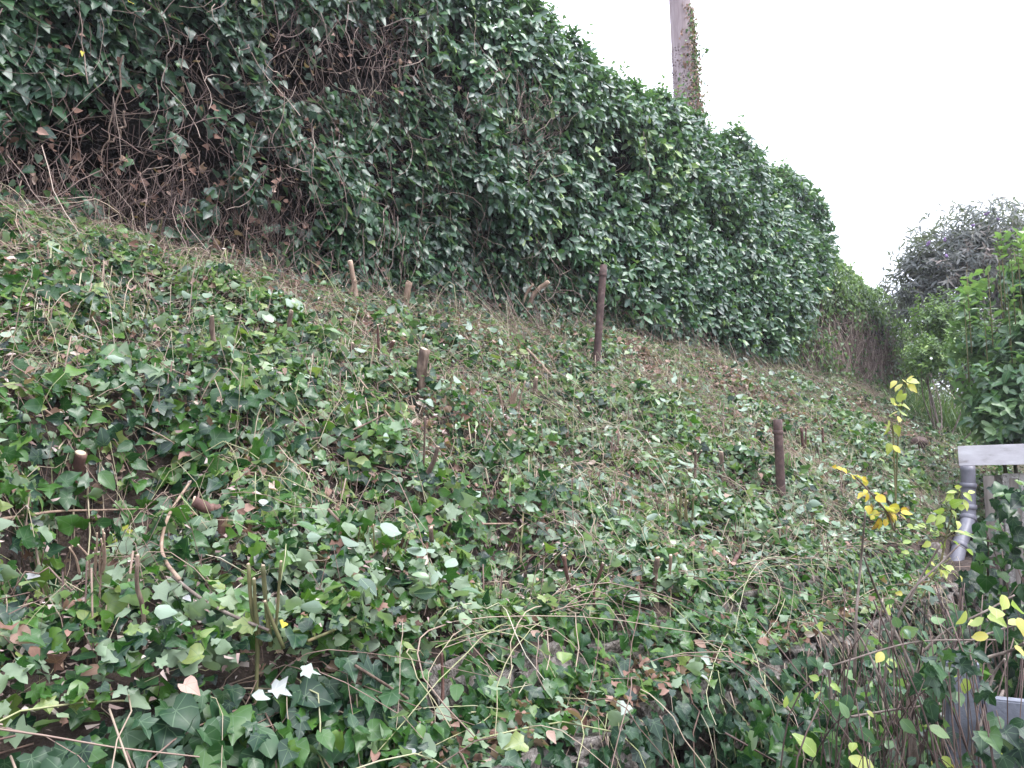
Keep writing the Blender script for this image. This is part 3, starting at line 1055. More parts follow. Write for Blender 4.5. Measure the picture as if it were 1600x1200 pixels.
def hedge_face(u, z):
    t = np.clip((z - ZB) / 3.0, 0, 1)
    ztop = hedge_top(u)
    rnd = np.clip((z - (ztop - .55)) / .55, 0, 1)
    return 4.86 - .12 * np.sin(t * 3.0) + .20 * rnd ** 2 + .13 * noise(u * .9, z * .9, 2.0) + .07 * noise(u * 2.5, z * 2.5, 4.0)


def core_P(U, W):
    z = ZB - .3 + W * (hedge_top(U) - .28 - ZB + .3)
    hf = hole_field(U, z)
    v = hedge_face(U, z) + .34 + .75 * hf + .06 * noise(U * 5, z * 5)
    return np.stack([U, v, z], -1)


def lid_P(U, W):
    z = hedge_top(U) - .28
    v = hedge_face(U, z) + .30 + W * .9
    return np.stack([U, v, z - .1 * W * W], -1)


def core_part(parent, u0, u1):  # dark sheets behind the leaves, coloured as the shade inside
    a = grid_mesh('shade_backing', np.arange(u0, u1, .09), np.linspace(0, 1, 40), core_P, M['hedge_core_shade'])
    child('shade_backing', a, parent)
    b = grid_mesh('shade_backing_top', np.arange(u0, u1, .12), np.linspace(0, 1, 6), lid_P, M['hedge_core_shade'])
    child('shade_backing_top', b, parent)


ivy_hedge = thing('ivy_hedge', 'tall overhanging ivy hedge with dark hollows and bare brown twigs at upper left', 'hedge', (2, 5, ZB))
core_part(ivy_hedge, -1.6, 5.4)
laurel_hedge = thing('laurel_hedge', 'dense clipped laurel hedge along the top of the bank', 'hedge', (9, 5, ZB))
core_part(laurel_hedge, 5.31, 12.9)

LAUREL_LOW = ([3.6, 4.3, 4.8, 5.8, 7.6, 10.3, 10.9, 12.2, 13.0], [5.2, 3.6, 2.5, 2.15, 1.75, 1.65, 1.85, 2.7, 3.4])


def laurel_side(u, z):
    lim = np.interp(u, *LAUREL_LOW)
    return (z - E) - lim + .35 * noise(u * 1.7, z * 1.7, 6.0)


# ivy leaves
n = 68000
u = rng.uniform(-1.5, 9.5, n)
z = ZB - .1 + rng.random(n) * (E + 4.85 - ZB)
ok = (z < hedge_top(u)) & (laurel_side(u, z) < rng.normal(0, .12, n))
u, z = u[ok], z[ok]
hf = hole_field(u, z)
drape = fbm(u * 2.1, z * 1.5, 3.3) + .5 * fbm(u * 5.5, z * 4, 1.3, 2)
bare = 0
for px_, py_, r_ in ((600, 45, .5), (690, 110, .35), (480, 130, .35), (780, 200, .3)):
    q_ = ray(px_, py_)
    q_ = q_ / q_[1] * 4.8
    bare = np.maximum(bare, np.exp(-((u - q_[0]) ** 2 + (z - q_[2] - E) ** 2) / (r_ * r_)))
keep = (drape + rng.normal(0, .25, len(u)) - .55 * bare > -.36 + .95 * hf - .45 * np.clip(1 - (z - ZB) / 1.0, 0, 1) * np.clip((u - 2.3) / .4, 0, 1)) & (rng.random(len(u)) < .95)
u, z, hf, drape = u[keep], z[keep], hf[keep], drape[keep]
n = len(u)
v = hedge_face(u, z) - .09 * np.clip(drape, 0, 1) + rng.exponential(.07, n) + .3 * hf * rng.random(n)
P = np.stack([u, v, z], -1)
Nn = unit(np.array([0.0, -.80, .62]) + rng.normal(0, .42, (n, 3)))
D = np.stack([rng.normal(.1, .6, n), np.full(n, -.45), rng.normal(-.9, .4, n)], -1)
D = unit(D - (D * Nn).sum(-1, keepdims=True) * Nn)
size = rng.uniform(.040, .095, n) * np.interp(u, [0, 5, 9], [1.08, .95, .8])
tint = np.clip(rng.normal(.42, .2, n) + .15 * fbm(u * 1.4, z * 1.4, 8.0), 0, 1)
# sparse yellow ones stay out; the biggest in view are parts
split_leaves(ivy_hedge, 'leaf', 'dense_foliage', V_HEART, P, D, Nn, size, tint, M['ivy_dark'], 300, V_HEARTLOW)

# twigs inside the hollows and across the ivy
n = 10000
k = 6
u = rng.uniform(-1.4, 9.0, n)
z = ZB + rng.random(n) * 3.2
hf = hole_field(u, z)
ok = (rng.random(n) < .36 + .9 * hf) & (laurel_side(u, z) < .25)
u, z, hf = u[ok], z[ok], hf[ok]
n = len(u)
s = np.linspace(0, 1, k)[None]
L = rng.uniform(.15, .7, n)[:, None]
az = rng.normal(-1.35, .75, n)[:, None]
az = np.where(rng.random((n, 1)) < .2, az + math.pi, az) + rng.normal(0, .9, n)[:, None] * s
U = u[:, None] + np.cumsum(np.cos(az) * L / k, 1) + np.cumsum(rng.normal(0, .008, (n, k)), 1)
Z = z[:, None] + np.cumsum(np.sin(az) * L / k, 1) + np.cumsum(rng.normal(0, .008, (n, k)), 1)
Vv = hedge_face(U, Z) + (rng.uniform(-.16, .22, n) + .12 * hf)[:, None] + np.cumsum(rng.normal(0, .015, (n, k)), 1)
child('twig_tangle', tubes('twig_tangle', np.stack([U, Vv, Z], -1), rng.uniform(.0012, .0045, n)[:, None] * np.linspace(1, .6, k)[None], M['hedge_twig'], np.clip(rng.beta(2.4, 1.6, n), 0, 1), 3, False), ivy_hedge, kind='stuff')
# fringe of dry roots under the overhang
n = 1900
u = np.where(rng.random(n) < .7, rng.uniform(-1.2, 3.0, n), rng.uniform(3, 8.6, n))
k = 6
s = np.linspace(0, 1, k)[None]
z0 = ZB + rng.uniform(-.05, .55, n)
U = u[:, None] + np.cumsum(rng.normal(0, .022, (n, k)), 1)
Z = z0[:, None] - rng.uniform(.1, .4, n)[:, None] * s
Vv = hedge_face(U, np.full_like(U, ZB + .3)) + rng.uniform(-.02, .3, n)[:, None] + np.cumsum(rng.normal(0, .02, (n, k)), 1)
child('root_fringe', tubes('root_fringe', np.stack([U, Vv, Z], -1), rng.uniform(.001, .0026, n)[:, None] * np.ones((1, k)), M['hedge_twig'], np.clip(rng.beta(2, 2, n), 0, 1), 3, False), ivy_hedge, kind='stuff')
# dead leaves caught in the hedge
n = 4200
u = rng.uniform(-1.2, 9, n)
z = ZB + rng.random(n) ** 1.5 * 3.1
hf = hole_field(u, z)
ok = (rng.random(n) < .22 + .6 * hf + .5 * np.exp(-(z - ZB) / .35)) & (laurel_side(u, z) < .1)
u, z = u[ok], z[ok]
n = len(u)
P = np.stack([u, hedge_face(u, z) + rng.uniform(-.03, .25, n), z], -1)
D, Nn = scatter_dirs(np.tile([0, -.8, .5], (n, 1)), rng.uniform(.4, .9, n))
child('dry_foliage', leaf_cloud('dry_foliage', V_CURLOW, P, D, Nn, rng.uniform(.025, .06, n), np.clip(rng.normal(.35, .22, n), 0, 1), M['dead']), ivy_hedge, kind='stuff')

# ragged foot of the hedge running out over the bank
n = 7000
u = rng.uniform(-1.0, 12.6, n)
v = 4.95 - rng.exponential(.22, n)
ok = (fbm(u * 1.9, v * 2.5, 14.0) > -.15) & (v > 4.0) & ((u > 2.4) | (rng.random(n) < .45))
u, v = u[ok], v[ok]
n = len(u)
P = np.stack([u, v, bank(u, v) + rng.exponential(.09, n) * np.clip((v - 4.1) / .6, .2, 1)], -1)
D, Nn = scatter_dirs(np.tile([0, -.5, .85], (n, 1)), rng.uniform(.3, .8, n))
D = unit(D + np.array([0, -.3, -.5]))
child('foot_foliage', leaf_cloud('foot_foliage', V_HEARTLOW, P, D, Nn, rng.uniform(.03, .075, n), np.clip(rng.normal(.45, .24, n), 0, 1), M['ivy_dark']), ivy_hedge, kind='stuff')
n = 380
k = 7
u = rng.uniform(-1, 12.5, n)
s = np.linspace(0, 1, k)[None]
v0 = 5.0 - rng.uniform(.1, .25, n)
Vv = v0[:, None] - rng.uniform(.1, .7, n)[:, None] * s
U = u[:, None] + rng.normal(0, .5, n)[:, None] * s + np.cumsum(rng.normal(0, .03, (n, k)), 1)
Z = bank(U, Vv) + .02 + (rng.uniform(.03, .5, n)[:, None]) * (1 - s) ** 1.6 + np.abs(np.cumsum(rng.normal(0, .008, (n, k)), 1))
child('trailing_stems', tubes('trailing_stems', np.stack([U, Vv, Z], -1), rng.uniform(.0013, .0036, n)[:, None] * np.linspace(1, .6, k)[None], M['hedge_twig'], np.clip(rng.normal(.65, .25, n), 0, 1), 3, False), ivy_hedge, kind='stuff')

# stems one can follow on the ivy hedge
def on_face(px, py, off=-.08):
    d = ray(px, py)
    for k in range(200):
        t = 2.5 + k * .03
        P = EYE + d * t
        if P[1] > hedge_face(P[0], P[2]) + off:
            return P
    return P


for pts, wpx in (([(195, 92), (187, 130), (176, 190), (165, 235), (158, 272)], 5), ([(194, 172), (192, 200), (182, 215), (162, 224)], 6.5), ([(12, 178), (8, 200), (12, 225), (12, 245)], 6),
                 ([(270, 60), (262, 95), (255, 150), (262, 190)], 4), ([(450, 195), (470, 235), (485, 270), (502, 300)], 3.2), ([(545, 10), (540, 45), (548, 70), (565, 85), (575, 88)], 3.5),
                 ([(500, 20), (512, 60), (520, 100), (535, 140)], 3), ([(598, 40), (640, 32), (665, 55), (668, 90)], 3), ([(555, 100), (565, 180), (572, 200)], 3.2),
                 ([(600, 320), (597, 350), (593, 380), (590, 420)], 3.5), ([(622, 340), (615, 390), (608, 440), (610, 460)], 3.2), ([(567, 300), (570, 380), (575, 440), (578, 465)], 3.5),
                 ([(630, 370), (628, 410), (622, 450), (621, 478)], 3), ([(716, 402), (708, 430), (712, 475)], 4), ([(480, 300), (478, 350), (476, 400)], 3.2),
                 ([(868, 150), (872, 180), (866, 215)], 3), ([(818, 130), (812, 165), (806, 200)], 4), ([(850, 205), (846, 250), (852, 285), (862, 320)], 3),
                 ([(840, 375), (860, 400), (874, 425), (870, 450), (855, 470), (842, 482)], 3.6), ([(1006, 205), (1011, 240), (1016, 285)], 2.6), ([(905, 260), (912, 300), (918, 330)], 2.6)):
    W = np.array([on_face(*p) for p in pts])
    dd = project(W)[2].mean()
    W = smooth_line(W, 12)
    W = W + rng.normal(0, .010, W.shape)
    wpx *= .62
    child('stem', limb('stem', W, wpx / FPX * dd / 2, wpx / FPX * dd / 4, M['grey_bark' if wpx < 2.6 else 'bark'], 26, 6, .15), ivy_hedge if pts[0][0] < 700 else laurel_hedge)

# laurel leaves: shoots of several leaves
def shoots(n_shoots, base, out, per, lmin, lmax, tm, ts, spread=.75, gap=.6, droop=.28):
    """leaves spiralled along short shoots; base (n,3), out (n,3)"""
    n = n_shoots
    out = unit(out)
    j = np.arange(per)
    ref = np.tile([0.31, .2, .93], (n, 1))
    a = unit(np.cross(out, ref))
    b = np.cross(out, a)
    phi = rng.uniform(0, 6.28, n)[:, None] + j[None] * 2.4
    rad = a[:, None] * np.cos(phi)[..., None] + b[:, None] * np.sin(phi)[..., None]
    ln = rng.uniform(lmin, lmax, (n, per))
    along = (j / per)[None, :, None] * gap * ((lmin + lmax) / 2)
    P = base[:, None] + out[:, None] * along
    lean = rng.uniform(.25, 1.0, (n, per))[..., None]
    D = out[:, None] * lean + rad * spread + np.array([0, 0, -droop])
    Nn = out[:, None] * 1.1 - rad * .5 + np.array([0, 0, .55]) + rng.normal(0, .20, (n, per, 3))
    T = np.clip(rng.normal(tm, ts, (n, 1)) + rng.normal(0, .08, (n, per)) + (j / per)[None] * .12, 0, 1)
    return P.reshape(-1, 3), unit(D).reshape(-1, 3), unit(Nn).reshape(-1, 3), ln.ravel(), T.ravel()


n = 8200
u = rng.uniform(3.8, 13.0, n)
z = E + 1.45 + rng.random(n) * 3.4
zt = hedge_top(u)
ok = (z < zt + .05) & (laurel_side(u, z) > rng.normal(0, .10, n)) & (noise(u * 1.8, z * 1.8, 9.0) + .5 * noise(u * 4, z * 4, 2.2) > -.80)
u, z, zt = u[ok], z[ok], zt[ok]
n = len(u)
v = hedge_face(u, z) + rng.exponential(.06, n) - .05
base = np.stack([u, v, z], -1)
out = np.array([0, -.8, .30]) + rng.normal(0, .45, (n, 3)) + np.clip((z - zt + .5) / .5, 0, 1)[:, None] * np.array([0, .25, .9])
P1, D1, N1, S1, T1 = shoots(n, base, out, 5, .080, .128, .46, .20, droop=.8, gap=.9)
# top and silhouette
n = 1500
u = rng.uniform(4.4, 13.0, n)
zt = hedge_top(u)
v = hedge_face(u, zt - .1) + rng.uniform(-.1, .75, n)
base = np.stack([u, v, zt - .12 + .10 * rng.random(n)], -1)
out = np.array([0, -.25, .9]) + rng.normal(0, .4, (n, 3))
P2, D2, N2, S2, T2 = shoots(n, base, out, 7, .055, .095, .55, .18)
# upright leaders standing clear of the top
n = 190
u = rng.uniform(4.7, 12.1, n)
u[:34] = rng.uniform(4.9, 5.9, 34)
zt = hedge_top(u)
v = hedge_face(u, zt - .1) + rng.uniform(-.05, .4, n)
base = np.stack([u, v, zt - .05], -1)
out = np.array([0, -.1, 1.0]) + rng.normal(0, .26, (n, 3))
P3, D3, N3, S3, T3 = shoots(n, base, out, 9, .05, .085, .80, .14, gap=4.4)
T1 = np.clip(T1 + .45 * np.exp(-np.sum(((P1 - on_face(1110, 205)) / np.array([.7, .9, .35])) ** 2, 1)), 0, 1)
T2 = np.clip(T2 + .45 * np.exp(-np.sum(((P2 - on_face(1110, 205)) / np.array([.7, .9, .35])) ** 2, 1)), 0, 1)
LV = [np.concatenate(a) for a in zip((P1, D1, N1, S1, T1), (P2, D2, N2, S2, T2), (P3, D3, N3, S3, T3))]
leaders = np.stack([base + unit(out) * (t * .32) for t in (-.2, .3, .8, 1.1)], 1)
child('shoot_stems', tubes('shoot_stems', leaders, np.full((n, 4), .0025), M['green_bark'], None, 4), laurel_hedge, kind='stuff')
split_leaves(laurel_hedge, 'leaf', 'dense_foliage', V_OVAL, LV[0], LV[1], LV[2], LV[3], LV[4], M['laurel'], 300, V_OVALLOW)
n = 500
u = rng.uniform(5, 12, n)
z = E + 1.7 + rng.random(n) * 2.7
ok = laurel_side(u, z) > 0
u, z = u[ok], z[ok]
n = len(u)
k = 6
s = np.linspace(0, 1, k)
Vb = hedge_face(u, z)
pts = np.stack([u[:, None] + rng.normal(0, .12, n)[:, None] * s, Vb[:, None] + .3 - .36 * s[None], z[:, None] + rng.normal(.05, .2, n)[:, None] * s], -1) + rng.normal(0, .01, (n, k, 3))
child('branches', tubes('branches', pts, rng.uniform(.0015, .004, n)[:, None] * np.ones((1, k)), M['hedge_twig'], rng.uniform(.3, 1, n), 3, False), laurel_hedge, kind='stuff')
# branches of dry brown twigs in the top left of the laurel
n = 150
c = on_face(815, 185)
k = 7
s = np.linspace(0, 1, k)
b0 = c + rng.normal(0, 1, (n, 3)) * np.array([.28, .06, .24])
az = rng.normal(1.2, .7, n)
pts = b0[:, None] + np.stack([np.cos(az), rng.normal(0, .2, n), np.sin(az)], -1)[:, None] * (rng.uniform(.1, .4, n)[:, None] * s[None])[..., None] + np.cumsum(rng.normal(0, .01, (n, k, 3)), 1) - np.array([0, .08, .1])
child('dry_twigs', tubes('dry_twigs', pts, rng.uniform(.0012, .003, n)[:, None] * np.ones((1, k)), M['hedge_twig'], rng.uniform(.4, 1, n), 3, False), laurel_hedge, kind='stuff')

# ---- creeper covered bank end beyond the laurel
mound = thing('creeper_hedge', 'low hedge of dry twigs and pale creeper at the far end of the bank', 'hedge', (15, 5, ZB))


def mound_top(u):
    return E + np.interp(u, [10.4, 10.9, 11.6, 12.2, 12.8, 13.3, 14.4, 15.5, 16.7, 17.9, 18.4, 18.9], [1.6, 1.95, 2.45, 2.95, 3.7, 4.0, 3.86, 3.70, 3.5, 3.28, 2.9, 2.2]) + .10 * noise(u * 1.3, 3.0)


def mound_face(u, z):
    t = np.clip((z - (mound_top(u) - 1.0)) / 1.0, 0, 1)
    return 4.90 + .35 * t ** 2 * np.clip((u - 12.4) / .8, 0, 1) + .12 * noise(u * 1.2, z * 1.2, 7.0) + .7 * np.clip((u - 18.0) / 1.0, 0, 1) ** 2


def mound_P(U, W):
    z = ZB - .5 + W * (mound_top(U) - .15 - ZB + .5)
    return np.stack([U, mound_face(U, z) + .22, z], -1)


child('shade_backing', grid_mesh('shade_backing', np.arange(10.6, 18.95, .12), np.linspace(0, 1, 24), mound_P, M['hedge_core_shade']), mound)  # dark backing sheet, shade put into its colour
n = 27000
u = rng.uniform(10.4, 18.9, n)
z = ZB - .3 + rng.random(n) * 3.6
cb = np.exp(-((u - 14.6) / 2.7) ** 4 - ((z - (E + 2.1)) / .70) ** 4)
ok = (z < mound_top(u)) & (rng.random(n) > .93 * cb)
u, z = u[ok], z[ok]
n = len(u)
P = np.stack([u, mound_face(u, z) + rng.exponential(.06, n) - .13, z], -1)
Nn = unit(np.array([.1, -.75, .6]) + rng.normal(0, .5, (n, 3)))
D = unit(np.stack([rng.normal(0, .6, n), np.full(n, -.4), rng.normal(-.8, .4, n)], -1))
tint = np.clip(rng.normal(.34, .2, n) + .25 * np.clip((z - mound_top(u) + .7) / .7, 0, 1) + .3 * np.clip((u - 16.4) / 1, 0, 1), 0, 1)
split_leaves(mound, 'leaf', 'dense_foliage', V_IVYLOW, P, D, Nn, rng.uniform(.045, .085, n), tint, M['creeper'], 120)
n = 3800
k = 5
u = np.clip(rng.normal(14.5, 1.7, n), 11.2, 18.4)
z = E + np.clip(rng.normal(2.0, .55, n), 1.2, 3.3)
s = np.linspace(0, 1, k)[None]
az = rng.normal(-1.57, .7, n)[:, None] + rng.normal(0, .6, n)[:, None] * s
L = rng.uniform(.2, .8, n)[:, None]
U = u[:, None] + np.cumsum(np.cos(az) * L / k, 1)
Z = z[:, None] + np.cumsum(np.sin(az) * L / k, 1)
Vv = mound_face(U, Z) + rng.uniform(-.12, .12, n)[:, None]
child('twig_tangle', tubes('twig_tangle', np.stack([U, Vv, Z], -1), rng.uniform(.002, .005, n)[:, None] * np.ones((1, k)), M['hedge_twig'], np.clip(rng.normal(.78, .2, n), 0, 1), 3, False), mound, kind='stuff')
# pale tufts standing on top of it
n = 260
u = rng.uniform(12.8, 18.4, n)
zt = mound_top(u)
base = np.stack([u, mound_face(u, zt) + rng.uniform(-.1, .4, n), zt - .05], -1)
Pq, Dq, Nq, Sq, Tq = shoots(n, base, np.array([0, -.1, 1]) + rng.normal(0, .4, (n, 3)), 8, .05, .08, .6, .2, gap=3)
child('top_foliage', leaf_cloud('top_foliage', V_OVALLOW, Pq, Dq, Nq, Sq, Tq, M['creeper']), mound, kind='stuff')

# ================================================================== telegraph pole with ivy
pd = 12.6
pb = at(1078, 195, pd)
top = at(1067, 0, pd)
gz = float(bank(pb[0], pb[1]))
pole_c = np.array([pb[0], pb[1]])
lean = -.034


def pole_xy(z):
    z = np.asarray(z, float) - (E + 4.2)
    return np.stack([pole_c[0] + SY * lean * z, pole_c[1] - CY * lean * z], -1)


pole = thing('telegraph_pole', 'tall weathered wooden telegraph pole rising behind the laurel hedge', 'pole', (pole_c[0], pole_c[1], gz))
zs = np.linspace(gz - .3, E + 9.6, 26)
L = np.concatenate([pole_xy(zs), zs[:, None]], -1)
rr = np.interp(zs, [gz, E + 4.0, E + 6.4, E + 9.6], [.215, .200, .184, .160])
pm = tubes('pole_shaft', L[None], rr[None], M['pole'], None, 28)
child('pole_shaft', pm, pole)
for zz in (E + 9.2, E + 8.4):
    q = pole_xy(zz)
    pts = np.array([[q[0] - .26, q[1], zz], [q[0] + .26, q[1], zz]])
    child('step_iron', tubes('step_iron', smooth_line(pts, 4)[None], np.full((1, 4), .011), M['rust'], None, 8), pole)
climb = thing('climbing_ivy', 'thin brown leaved ivy climbing the right side of the telegraph pole', 'ivy', (pole_c[0], pole_c[1] - .2, gz))
n = 4600
zz = E + 3.6 + rng.random(n) ** 1.25 * 3.9
right = math.atan2(-CY, SY)               # direction that is right in the photograph
spread_a = np.interp(zz, [E + 4, E + 5, E + 7.3], [1.6, 1.1, .55])
ang = right + rng.normal(-.25, 1, n) * spread_a
rad = np.interp(zz, [E + 4, E + 9], [.21, .17]) + rng.exponential(np.interp(zz, [E + 4.0, E + 4.9, E + 7.3], [.085, .05, .018]))
q = pole_xy(zz)
P = np.stack([q[:, 0] + np.cos(ang) * rad, q[:, 1] + np.sin(ang) * rad, zz], -1)
Nn = unit(np.stack([np.cos(ang), np.sin(ang), np.full(n, .5)], -1) + rng.normal(0, .5, (n, 3)))
D = unit(np.stack([rng.normal(0, .5, n), rng.normal(0, .5, n), rng.normal(-.8, .4, n)], -1))
dry = rng.random(n) < .62
child('dry_foliage', leaf_cloud('dry_foliage', V_IVYLOW, P[dry], D[dry], Nn[dry], rng.uniform(.025, .055, dry.sum()), np.clip(rng.normal(.55, .2, dry.sum()), 0, 1), M['dead']), climb, kind='stuff')
child('green_foliage', leaf_cloud('green_foliage', V_IVYLOW, P[~dry], D[~dry], Nn[~dry], rng.uniform(.03, .06, (~dry).sum()), np.clip(rng.normal(.7, .2, (~dry).sum()), 0, 1), M['ivy']), climb, kind='stuff')
# small root stubs all round the lower pole
n = 4200
zz = E + 3.8 + rng.random(n) ** 1.4 * 3.0
ang = rng.uniform(0, 2 * math.pi, n)
rad = np.interp(zz, [gz, E + 4.0, E + 6.4], [.217, .203, .187])
q = pole_xy(zz)
P = np.stack([q[:, 0] + np.cos(ang) * rad, q[:, 1] + np.sin(ang) * rad, zz], -1)
Nn = unit(np.stack([np.cos(ang), np.sin(ang), np.zeros(n)], -1) + rng.normal(0, .6, (n, 3)))
child('root_stubs', leaf_cloud('root_stubs', V_SHRED, P, rng.normal(0, 1, (n, 3)), Nn, rng.uniform(.012, .035, n), rng.uniform(.0, .5, n), M['shred']), climb, kind='stuff')
for j in range(7):
    k = 12
    zc = np.linspace(E + 3.4, E + rng.uniform(5.2, 7.5), k)
    a = right + rng.normal(-.1, .4) + np.cumsum(rng.normal(0, .10, k))
    r = .222 + rng.uniform(0, .03) - .012 * np.arange(k) / 3
    q = pole_xy(zc)
    W = np.stack([q[:, 0] + np.cos(a) * r, q[:, 1] + np.sin(a) * r, zc], -1)
    child('stem', limb('stem', W, .011, .005, M['bark'], 20, 6), climb)
# loose sprays hanging off the right side
for j in range(26):
    z0 = E + rng.uniform(4.1, 7.0)
    ln = rng.uniform(.1, .38) * (1.4 if z0 < E + 5.3 else .7)
    a = right + rng.normal(0, .3)
    k = 6
    s = np.linspace(0, 1, k)
    q = pole_xy(z0)
    W = np.stack([q[0] + math.cos(a) * (.20 + ln * s), q[1] + math.sin(a) * (.20 + ln * s), z0 + .10 * s - .4 * ln * s * s * 2.2], -1)
    sp = child('spray', tubes('spray', W[None], np.full((1, k), .003), M['stem'], [.4], 4), climb)
    m = 7
    i = rng.uniform(.3, 1, m)
    Pl = np.stack([np.interp(i, s, W[:, q]) for q in range(3)], -1)
    me = leaf_cloud('spray_foliage', V_IVYLOW, Pl, rng.normal(0, 1, (m, 3)) + np.array([0, 0, -.6]), rng.normal(0, .6, (m, 3)) + np.array([0, -.6, .5]), rng.uniform(.03, .065, m), rng.uniform(.4, .9, m), M['ivy'])
    o = link('spray_foliage', me, sp, kind='stuff')

# ================================================================== shrubs on the right
def crown_points(n, blobs, shell=.75):
    """points in a union of ellipsoids, denser towards the outside; blobs: centre, radii"""
    vol = np.array([b[1][0] * b[1][1] * b[1][2] for b in blobs]) ** .75
    w_ = rng.choice(len(blobs), n, p=vol / vol.sum())
    dirs = unit(rng.normal(0, 1, (n, 3)))
    r = 1 - (1 - shell) * rng.random(n) ** .8 * 2.2
    r = np.clip(r, .1, 1.08) * (1 + .18 * noise(dirs[:, 0] * 2.5 + w_ * 3, dirs[:, 1] * 2.5, dirs[:, 2] * 2.5))
    C = np.array([b[0] for b in blobs])[w_]
    R = np.array([b[1] for b in blobs])[w_]
    return C + dirs * R * r[:, None], dirs


def blob(px, py, d, rw, rh, rd=None):
    c = at(px, py, d)
    f = d / FPX
    return (c, np.array([rw * f, (rd or rw) * f, rh * f]))


def shrub_limbs(parent, foot, blobs, mat, n=8, r=.03):
    for i in range(n):
        c, R = blobs[i % len(blobs)]
        tip = c + rng.normal(0, .45, 3) * R
        mid = (foot + tip) / 2 + rng.normal(0, .12, 3)
        child('branch', limb('branch', [foot + rng.normal(0, .04, 3) * [1, 1, 0], mid, tip], r, r * .3, mat, 10, 6), parent)


# buddleia far behind
bl = [blob(1525, 390, 14, 108, 86), blob(1455, 455, 14, 70, 60), blob(1590, 420, 14.3, 90, 100), blob(1440, 415, 14, 45, 38), blob(1500, 530, 14, 90, 80), blob(1660, 450, 14.5, 120, 120), blob(1600, 560, 14.2, 120, 100)]
foot = np.array([*at(1540, 640, 14.4)[:2], 0]) ; foot[2] = float(bank(foot[0], foot[1]))
bud = thing('buddleia', 'large grey green buddleia with small purple flowers behind the other shrubs', 'shrub', foot)
shrub_limbs(bud, foot, bl, M['grey_bark'], 16, .035)
P, dr = crown_points(5200, bl, .6)
Pq, Dq, Nq, Sq, Tq = shoots(len(P), P, dr * .8 + np.array([0, 0, .55]) + rng.normal(0, .35, P.shape), 7, .09, .17, .45, .2, spread=.8, gap=1.4)
Dq = unit(Dq + np.array([0, 0, -.35]))
brn = np.exp(-np.sum(((Pq - at(1555, 425, 13.6)) / .45) ** 2, 1))
Tq = np.clip(Tq + brn * .6, 0, 1)
split_leaves(bud, 'leaf', 'dense_foliage', V_LANCE, Pq, Dq, Nq, Sq * 1.15, Tq, M['buddleia'], 150)
fl = [(1448, 385), (1561, 345), (1538, 336), (1476, 378), (1522, 352), (1480, 402), (1512, 462), (1585, 362)]
for px, py in fl:
    c = at(px, py, 13.1)
    ln = rng.uniform(.06, .11)
    dv = unit(rng.normal(0, .5, 3) + np.array([0, 0, .8]))
    W = np.array([c + dv * ln * t for t in np.linspace(0, 1, 8)])
    r = np.array([.012, .022, .026, .025, .022, .018, .012, .004])
    me = tubes('flower', W[None], r[None], M['flower'], None, 7)
    co = np.empty(len(me.vertices) * 3, np.float32)
    me.vertices.foreach_get('co', co)
    co += rng.normal(0, .004, len(co)).astype(np.float32)
    me.vertices.foreach_set('co', co)
    child('flower', me, bud)

# dark bushes closing the view behind
bl = [blob(1450, 640, 19, 90, 75), blob(1560, 620, 19, 110, 110), blob(1690, 600, 19, 120, 150), blob(1405, 600, 20, 40, 75), blob(1475, 575, 18, 70, 50), blob(1440, 590, 17, 40, 60)]
foot = np.array([*at(1520, 660, 19)[:2], 0])
foot[2] = float(bank(foot[0], foot[1]))
fb = thing('background_bush', 'dark bushes closing the gap behind the grass and the buddleia', 'bush', foot)
shrub_limbs(fb, foot, bl, M['grey_bark'], 8, .04)
P, dr = crown_points(2300, bl, .5)
Pq, Dq, Nq, Sq, Tq = shoots(len(P), P, dr + np.array([0, 0, .5]) + rng.normal(0, .4, P.shape), 7, .08, .14, .42, .2, gap=1.5)
split_leaves(fb, 'leaf', 'dense_foliage', V_OVALLOW, Pq, Dq, Nq, Sq, Tq, M['buddleia'], 60)

# pale small-leaved shrub in front of it
bl = [blob(1465, 505, 11.5, 45, 50), blob(1500, 540, 11.2, 50, 45), blob(1455, 560, 11, 42, 40), blob(1440, 560, 12.5, 16, 50), blob(1418, 480, 18.5, 18, 36)]
foot = at(1470, 640, 11.2); foot[2] = float(bank(foot[0], foot[1]))
ps = thing('small_leaved_shrub', 'pale small leaved shrub with white flowers beside the creeper hedge', 'shrub', foot)
shrub_limbs(ps, foot, bl, M['grey_bark'], 10, .014)
P, dr = crown_points(1800, bl, .5)
Pq, Dq, Nq, Sq, Tq = shoots(len(P), P, dr + np.array([0, 0, .7]) + rng.normal(0, .4, P.shape), 7, .035, .075, .5, .2, gap=2.2)
split_leaves(ps, 'leaf', 'dense_foliage', V_OVALLOW, Pq, Dq, Nq, Sq, Tq, M['creeper'], 100)
for px, py in ((1455, 560), (1498, 547)):
    c = at(px, py, 10.6)
    m = 6
    a = np.arange(m) / m * 6.28
    Dp = np.stack([np.cos(a) * SY, -np.cos(a) * CY, np.sin(a)], -1)
    me = leaf_cloud('flower', V_OVALLOW, np.tile(c, (m, 1)), Dp, np.tile([-CY, -SY, .3], (m, 1)), np.full(m, .022), np.zeros(m), M['white_flower'], wide=1.6)
    child('flower', me, ps)

